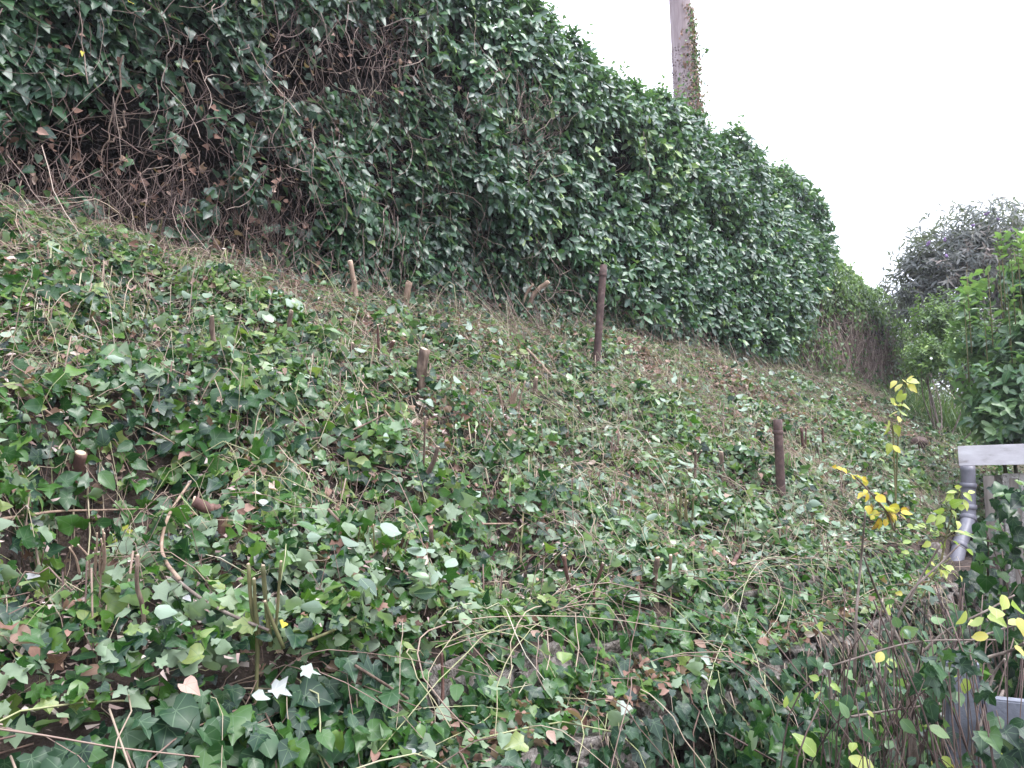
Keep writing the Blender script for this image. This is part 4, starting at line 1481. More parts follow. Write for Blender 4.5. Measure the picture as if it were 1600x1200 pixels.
# cherry laurel on the right with yellow green tips
bl = [blob(1603, 440, 8.6, 40, 82), blob(1605, 545, 8.4, 72, 80), blob(1570, 610, 8.2, 66, 70), blob(1530, 545, 8.8, 34, 46), blob(1590, 660, 8.0, 70, 50), blob(1655, 480, 8.6, 60, 90), blob(1520, 480, 9, 16, 26)]
foot = at(1590, 740, 8.6); foot[2] = float(bank(foot[0], max(foot[1], 1.87))) if foot[1] > 1.84 else 0.0
cl = thing('cherry_laurel', 'bushy cherry laurel with yellow green new tips above the white roof board', 'shrub', foot)
shrub_limbs(cl, foot, bl, M['green_bark'], 14, .022)
P, dr = crown_points(900, bl, .5)
o_ = dr * .8 + np.array([0, 0, .45]) + rng.normal(0, .25, P.shape)
Pq, Dq, Nq, Sq, Tq = shoots(len(P), P, o_, 8, .09, .155, .34, .15, gap=1.0)
ypx, ypy, _ = project(Pq)
Tq = np.clip(Tq + .35 * np.clip((Pq[:, 2] - (E + 1.6)) / 1.0, 0, 1) * rng.random(len(Tq)), 0, 1)
ld = np.array([at(px, py, 8.2) for px, py in ((1565, 385), (1590, 390), (1512, 450), (1545, 440), (1580, 405), (1575, 470), (1508, 495), (1600, 420), (1540, 520), (1560, 395))])
Pt, Dt, Nt, St, Tt = shoots(len(ld), ld - np.array([0, 0, .08]), np.array([0, -.1, 1]) + rng.normal(0, .15, ld.shape), 12, .08, .14, .86, .08, gap=2.4)
child('tip_stems', tubes('tip_stems', np.stack([ld + np.array([0, 0, h]) for h in (-.7, -.35, 0, .2)], 1), np.tile([.007, .006, .005, .003], (len(ld), 1)), M['green_bark'], None, 5), cl, kind='stuff')
split_leaves(cl, 'leaf', 'dense_foliage', V_OVAL, np.concatenate([Pq, Pt]), np.concatenate([Dq, Dt]), np.concatenate([Nq, Nt]), np.concatenate([Sq, St]), np.concatenate([Tq, Tt]), M['bright'], 300, V_OVALLOW)

# long grass clump
gc = hit(1478, 690)
gr = thing('grass_clump', 'clump of long arching grass blades left of the white roof board', 'grass', gc)
n = 900
b = gc + rng.normal(0, 1, (n, 3)) * np.array([.30, .35, .0])
b[:, 2] = bank(b[:, 0], np.maximum(b[:, 1], 1.87))
D = unit(np.stack([rng.normal(-.1, .42, n), rng.normal(-.15, .42, n), np.ones(n)], -1))
Nn = unit(np.stack([-D[:, 0] * .3, -.3 - D[:, 1], np.full(n, .5)], -1) + rng.normal(0, .25, (n, 3)))
sz = rng.uniform(.4, 1.05, n)
split_leaves(gr, 'blade', 'lesser_blades', V_BLADE, b, D, Nn, sz, np.clip(rng.normal(.5, .22, n), 0, 1), M['grass'], 120)
n = 90
b = hit(1495, 690) + rng.normal(0, 1, (n, 3)) * np.array([.12, .15, .02])
D = unit(np.stack([rng.normal(0, .5, n), rng.normal(-.3, .5, n), np.ones(n)], -1))
child('dry_blades', leaf_cloud('dry_blades', V_BLADE, b, D, rng.normal(0, .3, (n, 3)) + np.array([0, -.8, .3]), rng.uniform(.2, .5, n), np.full(n, 1.0), M['grass']), gr, kind='stuff')
# rounded dark stone on the bank
c = hit_mat(1436, 690)
import bmesh
bm = bmesh.new()
bmesh.ops.create_icosphere(bm, subdivisions=3, radius=1)
for vv in bm.verts:
    k_ = 1 + .18 * float(noise(vv.co.x * 1.8, vv.co.y * 1.8, vv.co.z * 1.8))
    vv.co = Vector((vv.co.x * .11 * k_, vv.co.y * .10 * k_, vv.co.z * .085 * k_))
me = bpy.data.meshes.new('boulder')
bm.to_mesh(me)
bm.free()
me.materials.append(M['rust'])
for p_ in me.polygons:
    p_.use_smooth = True
o = link('boulder', me, loc=tuple(c + np.array([0, 0, -.01])))
o['label'] = 'small rounded dark purple brown stone beside the long grass'
o['category'] = 'stone'

# ================================================================== shed corner with white roof board and downpipe
sd = 6.9
cA = at(1497, 697, sd)
shed = thing('shed', 'low shed with weathered white roof board and pebble wall at the right edge', 'shed', (cA[0] + .1, cA[1] - .2, 0))
su, sv, stz = cA[0], cA[1], cA[2]
tilt = .022
bw = 2.6
bh = .175


def put(name, size, loc, mat, parent, rot=(0, 0, 0), **kw):
    o = link(name, box_mesh(name, size, mat, **kw), parent)
    o.location = Vector(loc) - Vector(parent.location)
    o.rotation_euler = rot
    return o


put('roof_board', (.035, bw, bh), (su, sv - bw / 2, stz - bh / 2 + tilt * bw / 2), M['white_board'], shed, rot=(-tilt, 0, 0), bevel=.003)
put('roof', (3.2, bw - .02, .05), (su + 1.63, sv - bw / 2, stz - .055 + tilt * bw / 2), M['felt'], shed, rot=(-tilt, 0, 0), bevel=.004)
put('wall', (.16, 2.35, 1.56), (su + .16, sv - 1.48, .77), M['pebble'], shed, bevel=.008)
put('side_wall', (2.9, .14, 1.54), (su + 1.70, sv - .235, .76), M['pebble'], shed, bevel=.008)
put('corner_post', (.10, .085, 1.53), (su + .07, sv - .215, .765), M['timber'], shed, bevel=.004)
put('wall_batten', (.03, .07, 1.5), (su + .063, sv - .40, .76), M['timber'], shed, bevel=.003)
# downpipe in front of the corner
pr = .058
p0 = at(1512, 728, sd - .12)
pz = p0[2]
pipe_pts = [p0, at(1513, 760, sd - .13), at(1513, 805, sd - .16), at(1510, 822, sd - .22), at(1500, 850, sd - .34), at(1488, 905, sd - .5), at(1486, 960, sd - .55)]
pp = smooth_line(pipe_pts, 26)
dp = child('downpipe', tubes('downpipe', pp[None], np.full((1, 26), pr), M['pipe'], None, 20), shed)
for a, b in (((1513, 757), (1513, 764)), ((1513, 786), (1513, 791)), ((1512, 806), (1511, 811)), ((1493, 880), (1491, 888))):
    A_, B_ = at(*a, sd - .14), at(*b, sd - .15)
    near_i = np.argmin(np.linalg.norm(pp - (A_ + B_) / 2, axis=1))
    c_ = pp[near_i]
    tg = unit(pp[min(near_i + 1, 25)] - pp[max(near_i - 1, 0)])
    W = np.array([c_ + tg * q for q in (-.022, -.018, .018, .022)])
    link('pipe_collar', tubes('pipe_collar', W[None], np.array([[pr + .002, pr + .009, pr + .009, pr + .002]]), M['pipe'], None, 20), dp)

# ================================================================== concrete fence post and panel, bottom right
fd = 2.45
fc = at(1504, 1110, fd)
ftop = at(1504, 1030, fd)[2]
fence = thing('concrete_fence', 'blue grey concrete post and panel standing in the bottom right corner', 'fence', (fc[0], fc[1], 0))
yaw = math.atan2(-CY, SY) - .42
ax = np.array([math.cos(yaw), math.sin(yaw), 0])
put('fence_post', (.100, .09, ftop), (fc[0], fc[1], ftop / 2), M['concrete'], fence, rot=(0, 0, yaw), bevel=.008)
z1 = at(1560, 1085, fd)[2]
z2 = at(1560, 1133, fd)[2]
pc = fc + ax * (.055 + .7)
put('panel', (1.4, .05, z1 - z2), (pc[0], pc[1], (z1 + z2) / 2), M['concrete'], fence, rot=(0, 0, yaw), bevel=.005)
put('lower_panel', (1.4, .045, z2 - .004), (pc[0] + .02, pc[1] + .03, (z2 - .004) / 2), M['concrete'], fence, rot=(0, 0, yaw), bevel=.005)

# ================================================================== rusty posts
def rusty_post(label, base, top, wpx):
    B = hit_mat(*base)
    d = float(project(B)[2])
    T_ = at(*top, d)
    B2 = at(*base, d) - unit(T_ - B) * .25
    r = wpx / FPX * d / 2
    k = 14
    W = np.array([B2 + (T_ - B2) * t for t in np.linspace(0, 1, k)])
    t = thing('rusty_post', label, 'post', B, 'rusty steel posts standing in the bank')
    me = tubes('pipe_shaft', np.concatenate([W, W[-1:] + 0 * W[-1:], W[-1:] - unit(T_ - B2) * .06])[None] + np.concatenate([np.zeros((k, 3)), [unit(T_ - B2) * .002], [np.zeros(3)]])[None],
               np.concatenate([np.full(k, r), [r * .78], [r * .76]])[None], M['rust'], None, 18)
    child('pipe_shaft', me, t)
    Wc = W[[-1]] - unit(T_ - B2) * np.array([[.10], [.097], [.075], [.072]])
    child('collar', tubes('collar', Wc[None], np.array([[r * 1.01, r * 1.09, r * 1.09, r * 1.01]]), M['rust'], None, 18), t)


rusty_post('taller rusty steel post leaning in front of the laurel hedge', (932, 565), (943, 414), 11.5)
rusty_post('shorter dark rusty steel post standing alone on the right of the bank', (1221, 779), (1215, 656), 14)


# ================================================================== cut stumps and stems
def stump(name, label, cat, parts, mat, base=None, grp=None, rough=.24):
    """parts: list of (pixel polyline base->tip, width px at base, width px at tip)"""
    B = hit_mat(*(base or parts[0][0][0]))
    d = float(project(B)[2])
    t = thing(name, label, cat, B, grp)
    for i, (pl_, w0, w1) in enumerate(parts):
        W = [at(px, py, d - .012 * j) for j, (px, py) in enumerate(pl_)]
        if i == 0 or len(pl_) > 1:
            W = np.array(W)
        if i == 0:
            W = np.vstack([W[0] - np.array([0, 0, .26]), W])
        nm = 'trunk' if i == 0 else 'side_branch'
        f = d / FPX / 2
        child(nm, limb(nm, W, w0 * f * .88, w1 * f * .88, M[mat], 14, 10, rough, seed=B[0] * 7 + i), t)
        tip = np.array(W[-1])
        dr_ = unit(np.array(W[-1]) - np.array(W[-2]))
        dr2 = unit(dr_ + .25 * rng.normal(0, 1, 3))
        rr_ = w1 * f * .80
        C = np.array([tip - dr2 * .002, tip + dr2 * .003, tip + dr2 * .0035])
        child('cut_face', tubes('cut_face', C[None], np.array([[rr_, rr_ * .97, rr_ * .02]]), M['cut'], None, 10), t)
    return t


G1 = 'cut stumps left standing on the bank'
ST = [
    ('tall pale cut stump with a side branch under the ivy hedge', [([(556, 464), (553, 440), (547, 408)], 9, 9.5), ([(541, 468), (550, 452), (555, 438)], 6, 6)], 'pale_bark'),
    ('pale cut stump with a flat sloping top right of the tall one', [([(634, 482), (636, 462), (639, 441)], 11, 12)], 'pale_bark'),
    ('forked pair of pale curved cut branches left of the leaning post', [([(821, 500), (827, 475), (838, 455), (857, 440)], 7, 8), ([(812, 520), (815, 485), (822, 460), (833, 444)], 6, 4.5)], 'pale_bark'),
    ('dark brown stump on the left third of the bank beside a pale round leaf', [([(336, 552), (332, 525), (331, 494)], 11, 9)], 'bark'),
    ('short dark stump left of the tall pale one', [([(447, 528), (452, 505), (455, 486)], 10, 8)], 'bark'),
    ('thin broken brown stake with a splintered tip below the hedge', [([(592, 556), (591, 530), (590, 508)], 6, 4)], 'red_bark'),
    ('short slanting reddish stub right of the splintered stake', [([(606, 558), (610, 545), (615, 533)], 7, 7)], 'red_bark'),
    ('thick fibrous brown stem standing in the middle of the bank', [([(658, 606), (659, 575), (664, 546)], 17, 20)], 'bark'),
    ('leaning curved brown stub in the centre of the bank', [([(655, 768), (668, 742), (678, 720), (684, 698)], 13, 7)], 'bark'),
    ('thin dark upright stem beside the curved stub', [([(661, 752), (663, 700), (664, 652)], 4.5, 3.5)], 'bark'),
    ('short upright stub under the long arched twig', [([(675, 858), (674, 842), (673, 825)], 8, 9)], 'bark'),
    ('brown cut stake above the stone wall with a pale top', [([(889, 924), (885, 895), (881, 868)], 7.5, 7.5)], 'red_bark'),
    ('short pale topped stub above the stone wall', [([(1024, 905), (1025, 888), (1027, 872)], 10, 10)], 'bark'),
    ('thin pale stub next to the twin stubs above the wall', [([(1046, 905), (1047, 885), (1048, 868)], 7, 6)], 'pale_bark'),
    ('thin reddish stake right of the brown cut stake above the wall', [([(928, 925), (936, 900), (942, 880)], 6, 5)], 'red_bark'),
    ('dark knobbly stub left of the shorter rusty post', [([(1129, 752), (1127, 730), (1126, 706)], 13, 9)], 'bark'),
    ('thin forked stub further left of the knobbly one', [([(1086, 742), (1087, 722), (1086, 704)], 6, 5), ([(1087, 722), (1092, 712), (1096, 704)], 4, 3)], 'bark'),
    ('twin thin red stakes right of the shorter rusty post', [([(1256, 712), (1254, 690), (1252, 668)], 5.5, 5), ([(1258, 700), (1259, 685), (1259, 668)], 3.5, 3)], 'red_bark'),
    ('slender lone stake farthest right beside the twin stakes', [([(1287, 712), (1286, 690), (1285, 668)], 4, 4)], 'red_bark'),
    ('dark red cut trunk inside the black hollow on the left', [([(118, 752), (122, 730), (126, 708)], 24, 20)], 'red_bark'),
    ('bent brown stem rising from the bottom left of the bank', [([(219, 1006), (225, 972), (221, 940), (214, 915), (215, 868)], 9, 6)], 'bark'),
    ('short stub between leaves high on the left of the bank', [([(297, 570), (296, 548), (294, 530)], 7, 6)], 'bark'),
    ('dark hooked stub near the middle far bank', [([(837, 628), (836, 610), (838, 590)], 12, 7)], 'bark'),
    ('black forked stub right of the middle of the bank', [([(905, 660), (907, 645), (903, 634)], 8, 5)], 'bark'),
    ('short thick brown stub left of the fibrous stem among litter', [([(548, 565), (549, 550), (551, 536)], 7, 6)], 'bark'),
]
for lab, parts, mt in ST:
    stump('cut_stump', lab, 'stump', parts, mt, grp=G1)
stump('cut_log', 'brown log lying with its ringed cut end showing left of the glossy ivy', 'log', [([(345, 808), (325, 795), (303, 783)], 15, 20)], 'red_bark')
stump('stem_clump', 'clump of green and brown cut stems standing in the left foreground', 'stump',
      [([(402, 1008), (393, 950), (388, 882)], 8, 6), ([(424, 1010), (416, 950), (411, 884)], 9, 7), ([(443, 1012), (427, 975), (414, 940)], 7, 6),
       ([(431, 985), (435, 930), (439, 878)], 6, 5), ([(408, 1008), (400, 960), (397, 905)], 7, 6)], 'green_bark')
for lab, cx, cy, hh, nn in (('tuft of three thin green stalks on the left of the bank', 218, 520, 60, 4), ('tuft of short green stalks above the first on the left', 232, 385, 42, 4),
                            ('tuft of yellow green stalks low on the right of the bank', 1072, 822, 55, 7), ('tuft of brown and green stalks below the arched twig', 572, 880, 55, 6),
                            ('tuft of straw stalks under the dead leaves on the left', 80, 905, 70, 7), ('tuft of thin brown stalks right of the yellow leaf', 150, 900, 70, 8),
                            ('tuft of straw beside the taller rusty post foot', 806, 640, 42, 9)):
    stump('stalk_tuft', lab, 'stalks', [([(cx + x0, cy + rng.uniform(-4, 6)), (cx + x0 * 1.15 + rng.normal(0, 2), cy - hh * .4), (cx + x0 * 1.4 + rng.normal(0, 6), cy - hh * rng.uniform(.6, 1.1))], rng.uniform(2.6, 4.4), rng.uniform(2, 3.4)) for x0 in rng.normal(0, 14, nn)],
          'green_bark' if 'green' in lab else 'pale_bark', base=(cx, cy), grp='tufts of cut stalks')


def hit_near(px, py):
    q = ray(px, py)
    return EYE + q * min(.74 / -q[2], 1.74 / q[1])


# ---- long stems that can be followed
def long_stem(label, pl_, w0, w1, mat, lift=.05, dd=None):
    W = []
    for px, py in pl_:
        B = (hit_mat(px, py) if py < 1010 else hit_near(px, py)) if dd is None else at(px, py, dd)
        W.append(B + (EYE - B) / np.linalg.norm(EYE - B) * lift)
    W = np.array(W)
    d = project(W)[2]
    dm = d.copy()
    # keep the run even in depth
    x = np.arange(len(d))
    if len(d) > 2:
        fit = np.polyfit(x, d, 1)
        dm = np.minimum(d, np.polyval(fit, x) + .02)
    W = np.array([at(px, py, q) for (px, py), q in zip(pl_, dm)])
    f = float(dm.mean()) / FPX / 2
    o = link('long_twig', limb('long_twig', W, w0 * f, w1 * f, M[mat], 26, 7, .12, seed=pl_[0][0]))
    o['label'] = label
    o['category'] = 'twig'
    o['group'] = 'long cut twigs lying on the bank'


for a in (
    ('long arched brown twig crossing the middle of the bank', [(552, 900), (600, 850), (640, 832), (680, 821), (740, 819), (802, 818)], 5, 3, 'pale_bark'),
    ('pale curved stem standing over the left foreground', [(280, 905), (262, 882), (253, 860), (254, 835), (264, 805), (282, 775), (298, 752)], 5.5, 5, 'pale_bark'),
    ('straight brown stem lying level on the left above the yellow leaf', [(2, 812), (40, 806), (90, 799), (160, 797), (225, 795)], 6, 2.5, 'pale_bark'),
    ('dark red twig slanting up to the right above the wall', [(1143, 884), (1160, 855), (1180, 822), (1200, 797)], 6.5, 5, 'red_bark'),
    ('dark thin branch lying level across the upper middle of the bank', [(455, 690), (500, 684), (535, 677), (560, 668), (600, 648), (632, 630)], 4, 2.5, 'bark'),
    ('thin reddish twig arching right from the centre of the bank', [(545, 690), (580, 674), (620, 667), (655, 663)], 4, 3, 'red_bark'),
    ('brown twig running down the bank right of the arched twig', [(512, 795), (535, 820), (552, 845), (575, 880), (590, 900)], 5, 4, 'bark'),
    ('fallen pale stick below the leaning post', [(800, 520), (830, 552), (855, 580), (880, 612)], 5, 4, 'pale_bark'),
    ('long pale cane left of the taller post foot', [(848, 470), (862, 498), (880, 530), (892, 548)], 3, 2.4, 'pale_bark'),
    ('greyish forked twig under the pale cut stump', [(632, 478), (638, 505), (648, 525), (655, 548)], 6, 5, 'bark'),
    ('pale twig leaning over the sloping top stump', [(630, 480), (640, 462), (655, 440), (674, 427)], 5, 4, 'pale_bark'),
    ('purple brown twig slanting down in the left foreground', [(270, 900), (300, 925), (330, 945), (370, 965), (420, 985)], 6, 5, 'grey_bark'),
    ('dark level twig by the stem clump in the left foreground', [(480, 1002), (520, 985), (550, 968), (580, 950)], 5, 4, 'green_bark'),
    ('thin dark red twig standing over the ivy middle right', [(690, 1110), (692, 1075), (690, 1020)], 7, 4, 'red_bark'),
    ('green twig slanting left above the shrub on the right', [(1235, 868), (1262, 832), (1290, 805), (1300, 790)], 5, 3.5, 'green_bark'),
    ('long brown twig crossing the near ledge in the middle foreground', [(522, 1138), (560, 1155), (600, 1170), (625, 1182)], 7, 6, 'pale_bark'),
    ('brown twig slanting over the bare wall stones left of centre', [(555, 1040), (600, 1068), (650, 1100), (700, 1130)], 5, 4, 'bark'),
    ('pale cane slanting down from the middle of the bank', [(560, 590), (600, 640), (640, 690), (690, 740)], 3, 2.5, 'pale_bark'),
    ('thin brown twig arching over the left ivy', [(30, 600), (70, 640), (100, 660), (125, 690)], 4, 3, 'pale_bark'),
    ('straight green cane standing right of the ivy mound', [(813, 880), (818, 790), (822, 725)], 3.5, 3, 'green_bark'),
):
    long_stem(*a)

# ================================================================== single leaves that stand out
def lone_leaf(name, label, px, py, wpx, vs, tint, mat, cat='leaf', d=None, face=(0, -.5, .8), tip=None, lift=.05):
    B = hit_mat(px, py) if d is None else at(px, py, d)
    dd = float(project(B)[2])
    P = at(px, py, dd - lift)
    D = np.array(tip if tip else (rng.normal(0, .8), -.4, rng.normal(-.4, .3)))
    sz = wpx / FPX * dd * (.62 if mat == 'pale' else .8)
    Nn = unit(np.array(face) + rng.normal(0, .15, 3))
    D = unit(D - (D @ Nn) * Nn)
    P = P - D * sz * .5
    o = leaf_objs(None, name, vs, P[None], D[None], Nn[None], [sz], [tint], M[mat])[0]
    o['label'] = label
    o['category'] = cat
    return o


LONE = [
    ('large dark brown dead leaf at the left edge of the foreground', 12, 985, 50, V_CURLED, .3, 'dead'),
    ('small curled rust brown leaf below the left foreground stems', 56, 1018, 30, V_CURLED, .3, 'dead'),
    ('tan dead leaf lying on the ivy near the bottom left', 300, 1075, 40, V_CURLED, .7, 'dead'),
    ('reddish tan curled leaf beneath the arched twig', 653, 874, 32, V_CURLED, .62, 'dead'),
    ('pinkish brown leaf in the centre of the bank', 588, 742, 24, V_HEART, .7, 'dead'),
    ('small orange brown leaf left of the pinkish one', 513, 768, 20, V_CURLED, .55, 'dead'),
    ('orange leaf standing up behind the wall stones', 838, 992, 26, V_CURLED, .7, 'dead'),
    ('long brown leaf hanging down the upper wall stones', 834, 1040, 46, V_FOLDED, .6, 'dead'),
    ('bright brown curled leaf on the ledge', 908, 1078, 30, V_CURLED, .5, 'dead'),
    ('dark red brown long leaf at the front of the ledge', 898, 1118, 48, V_FOLDED, .15, 'dead'),
    ('pale orange leaf at the front of the ledge', 862, 1150, 26, V_CURLED, .75, 'dead'),
    ('brown leaf on the ledge below the bare stones', 1010, 1048, 28, V_CURLED, .4, 'dead'),
    ('orange brown leaf at the foot of the lower ivy', 848, 1086, 26, V_CURLED, .55, 'dead'),
    ('red brown leaf hanging beside the leaning post top', 932, 480, 16, V_CURLED, .5, 'dead'),
    ('cluster leaf of dry orange right of the leaning post', 958, 484, 20, V_CURLED, .6, 'dead'),
    ('orange dead leaf high on the left bank', 205, 452, 20, V_CURLED, .75, 'dead'),
    ('round red brown leaf left of the dark stump', 322, 470, 18, V_HEART, .45, 'dead'),
    ('brown leaf in a dark hollow of the ivy hedge', 627, 143, 18, V_HEART, .5, 'dead'),
    ('large pale grey leaf turned upside down on the left of the bank', 415, 786, 34, V_BROAD, .7, 'pale'),
    ('white torn leaf at the left edge of the foreground', 48, 902, 42, V_CURLED, .95, 'pale'),
    ('white leaf lying above the stem clump', 292, 938, 28, V_CURLED, .95, 'pale'),
    ('long white leaf folded over the bottom ivy', 440, 1084, 52, V_CURLED, .75, 'pale'),
    ('grey white leaf hanging next to the long folded one', 405, 1092, 46, V_CURLED, .55, 'pale'),
    ('pale green upturned leaf at the edge of the bottom ivy', 488, 1048, 46, V_IVY, .3, 'pale'),
    ('pale grey leaf in front of the ledge', 640, 1180, 40, V_CURLED, .8, 'pale'),
    ('pale green upturned leaf on the ledge', 975, 1108, 40, V_IVY, .35, 'pale'),
    ('whitish leaf on the right end of the ledge', 1105, 1062, 36, V_FOLDED, .8, 'pale'),
    ('pale green leaf above the wall stones on the right', 1110, 1035, 40, V_IVY, .3, 'pale'),
    ('white leaf on the far left under the hedge overhang', 118, 528, 20, V_CURLED, .8, 'pale'),
    ('pale round leaf beside the dark brown stump', 385, 540, 28, V_HEART, .25, 'pale'),
    ('pale leaf left of the middle of the bank', 580, 690, 30, V_BROAD, .35, 'pale'),
    ('white leaf low in the middle of the bank', 715, 915, 28, V_IVY, .5, 'pale'),
    ('yellow leaf lying on the left foreground below the level stem', 45, 838, 46, V_HEART, .3, 'yellow'),
    ('larger pale yellow leaf hanging right of the straw stalks', 192, 842, 40, V_IVY, .35, 'yellow'),
    ('small yellow leaf beside the stem clump', 442, 977, 20, V_HEART, .6, 'yellow'),
    ('yellow leaf hanging in the ivy hedge at upper left', 129, 84, 18, V_FOLDED, .6, 'yellow'),
    ('yellow leaf at the very top of the ivy hedge', 205, 3, 16, V_BROAD, .55, 'yellow'),
    ('tiny yellow leaf on the far bank', 887, 648, 10, V_HEART, .8, 'yellow'),
    ('yellow leaf on the side of the far laurel hedge', 1296, 452, 13, V_HEART, .5, 'yellow'),
    ('large bright green leaf in front of the right wall stones', 1302, 1070, 46, V_BROAD, .75, 'ivy'),
    ('green ivy leaf left of the large one by the right stones', 1235, 1062, 42, V_IVY, .45, 'ivy'),
    ('light green ivy leaf above the foot of the shrub', 1405, 1116, 36, V_IVY, .7, 'ivy'),
    ('glossy green leaf on the bank above the arched twig', 545, 627, 26, V_BROAD, .8, 'ivy'),
    ('dark bluish leaf at the left edge above the yellow one', 52, 820, 50, V_BROAD, .05, 'ivy'),
]
for lab, px, py, wpx, vs, tn, mt in LONE:
    nm = {'dead': 'dead_leaf', 'pale': 'pale_leaf', 'yellow': 'yellow_leaf', 'ivy': 'green_leaf'}[mt]
    d = None
    if py < 300 or (px > 900 and py < 460):
        d = float(project(on_face(px, py, -.12))[2])
    elif py > 1030:
        # lies on the ledge or hangs on the wall
        q = ray(px, py)
        d = min((E - .74 - E) / q[2], 1.80 / q[1]) if py > 1030 else None
        if px < 520:
            d = float(1.72 / q[1]) * .88
        if px > 1150:
            d = 2.75
    kw = {}
    if lab.startswith(('long', 'grey white', 'yellow leaf hanging', 'larger pale')):
        kw = dict(tip=(rng.normal(.2, .5), -.4, -.8), face=(rng.normal(-.2, .4), -.7, .6))
    lone_leaf(nm, lab, px, py, wpx, vs, tn, mt, d=d, **kw)

# ================================================================== twiggy shrub with yellow leaves, right foreground
sf = at(1400, 1330, 2.5)
sf[2] = 0.0
tw = thing('twiggy_shrub', 'half bare shrub of thin twigs with a few yellow green leaves in the right foreground', 'shrub', sf)
n = 130
k = 10
s = np.linspace(0, 1, k)
tipx = rng.normal(1400, 95, n)
tipy = rng.uniform(930, 1180, n) - np.abs(rng.normal(0, 25, n))
tipd = rng.uniform(2.15, 2.85, n)
tips = at(tipx, tipy, tipd)
b0 = sf + rng.normal(0, 1, (n, 3)) * np.array([.22, .16, 0]) + (tips - sf) * np.array([.35, .35, 0])
mid = b0 * .5 + tips * .5 + rng.normal(0, .16, (n, 3))
pts = (b0[:, None] * ((1 - s) ** 2)[None, :, None] + 2 * mid[:, None] * (s * (1 - s))[None, :, None] + tips[:, None] * (s ** 2)[None, :, None]) + np.cumsum(rng.normal(0, .005, (n, k, 3)), 1)
child('fine_twigs', tubes('fine_twigs', pts, rng.uniform(.0012, .0036, n)[:, None] * np.linspace(1.3, .6, k)[None], M['hedge_twig'], np.clip(rng.normal(.42, .25, n), 0, 1), 5), tw, kind='stuff')
BR = [([(1420, 1240), (1425, 1100), (1430, 1060), (1400, 990), (1372, 930), (1350, 870)], 7, 3), ([(1520, 1180), (1535, 1130), (1560, 1095), (1568, 1080)], 8, 5), ([(1510, 1210), (1530, 1140), (1550, 1060), (1570, 1030)], 6, 4),
      ([(1500, 1040), (1540, 1028), (1575, 1018), (1600, 1005)], 6, 4), ([(1330, 1120), (1390, 1110), (1430, 1105), (1455, 1098)], 4, 3), ([(1440, 1020), (1480, 985), (1540, 955), (1585, 930)], 4, 3),
      ([(1380, 1080), (1392, 1000), (1420, 930), (1470, 880), (1500, 850)], 4.5, 2.5), ([(1335, 1060), (1338, 960), (1345, 880), (1352, 800)], 5, 3), ([(1300, 1100), (1295, 1050), (1285, 1000), (1272, 965)], 5, 4),
      ([(1400, 1150), (1370, 1050), (1340, 990), (1310, 960)], 4.5, 3), ([(1450, 1090), (1460, 1030), (1490, 1000), (1450, 960)], 4, 3), ([(1460, 1060), (1500, 1010), (1560, 985), (1598, 975)], 4, 3),
      ([(1432, 1200), (1425, 1150), (1424, 1100), (1418, 1070)], 12, 8), ([(1300, 1040), (1420, 1005), (1520, 1000), (1560, 1000)], 3, 2.5), ([(1420, 940), (1440, 900), (1470, 850)], 4, 3)]
for pl_, w0, w1 in BR:
    dd = rng.uniform(2.25, 2.6)
    W = np.array([at(px, py, dd + .02 * j * rng.normal()) for j, (px, py) in enumerate(pl_)])
    child('branch', limb('branch', W, w0 / FPX * dd / 2, w1 / FPX * dd / 2, M['grey_bark'], 18, 7, .12, seed=pl_[0][0]), tw)
LY = [(1570, 930, 24), (1580, 945, 28), (1555, 950, 30), (1590, 965, 26), (1545, 960, 26), (1575, 975, 30), (1510, 955, 24), (1515, 975, 22), (1530, 975, 20), (1545, 995, 22), (1590, 1005, 22), (1585, 1010, 24),
      (1280, 1062, 14), (1282, 1080, 16), (1297, 1070, 16), (1380, 1020, 18), (1400, 1043, 20), (1385, 1042, 14), (1355, 1110, 12), (1385, 950, 14), (1225, 1105, 16), (1260, 985, 16), (1286, 980, 20), (1335, 1160, 18),
      (1470, 1185, 36), (1455, 1190, 30), (1485, 1195, 26), (1565, 1192, 22), (1330, 1180, 44), (1275, 1180, 38), (1490, 1050, 26), (1510, 1060, 24), (1462, 1120, 22)]
P = np.array([at(px, py, rng.uniform(2.1, 2.35)) for px, py, _ in LY])
sz = np.array([w_ / FPX * 2.25 for *_, w_ in LY])
m = len(LY)
leaf_objs(tw, 'leaf', V_BROAD, P, rng.normal(0, .7, (m, 3)) + np.array([0, -.2, -.4]), rng.normal(0, .45, (m, 3)) + np.array([-.3, -.6, .6]), sz * 1.1, np.clip(rng.normal(.6, .25, m), 0, 1), M['lime'])

n2 = 190
xx, yy = rng.uniform(1440, 1680, n2), rng.uniform(1120, 1260, n2)
xx[:60], yy[:60] = rng.uniform(1440, 1540, 60), rng.uniform(1010, 1120, 60)
ok = ~((np.abs(xx - 1503) < 24) & (yy < 1190)) | (yy < 1050)
Pp = at(xx[ok], yy[ok], rng.uniform(2.02, 2.3, ok.sum()))
wp = thing('ivy_plant', 'dark leaves crowding the foot of the concrete post and panel', 'ivy', (Pp[:, 0].mean(), Pp[:, 1].mean(), 0))
n2 = len(Pp)
leaf_objs(wp, 'leaf', V_IVY, Pp, rng.normal(0, .6, (n2, 3)) + np.array([-.2, -.3, -.7]), rng.normal(0, .45, (n2, 3)) + np.array([-.5, -.45, .6]), rng.uniform(.03, .07, n2), np.clip(rng.normal(.35, .22, n2), 0, 1), M['ivy_fore'])
fo = Pp[rng.integers(0, n2, 40)].copy()
fo[:, 2] = 0
s_ = np.linspace(0, 1, 6)[None, :, None]
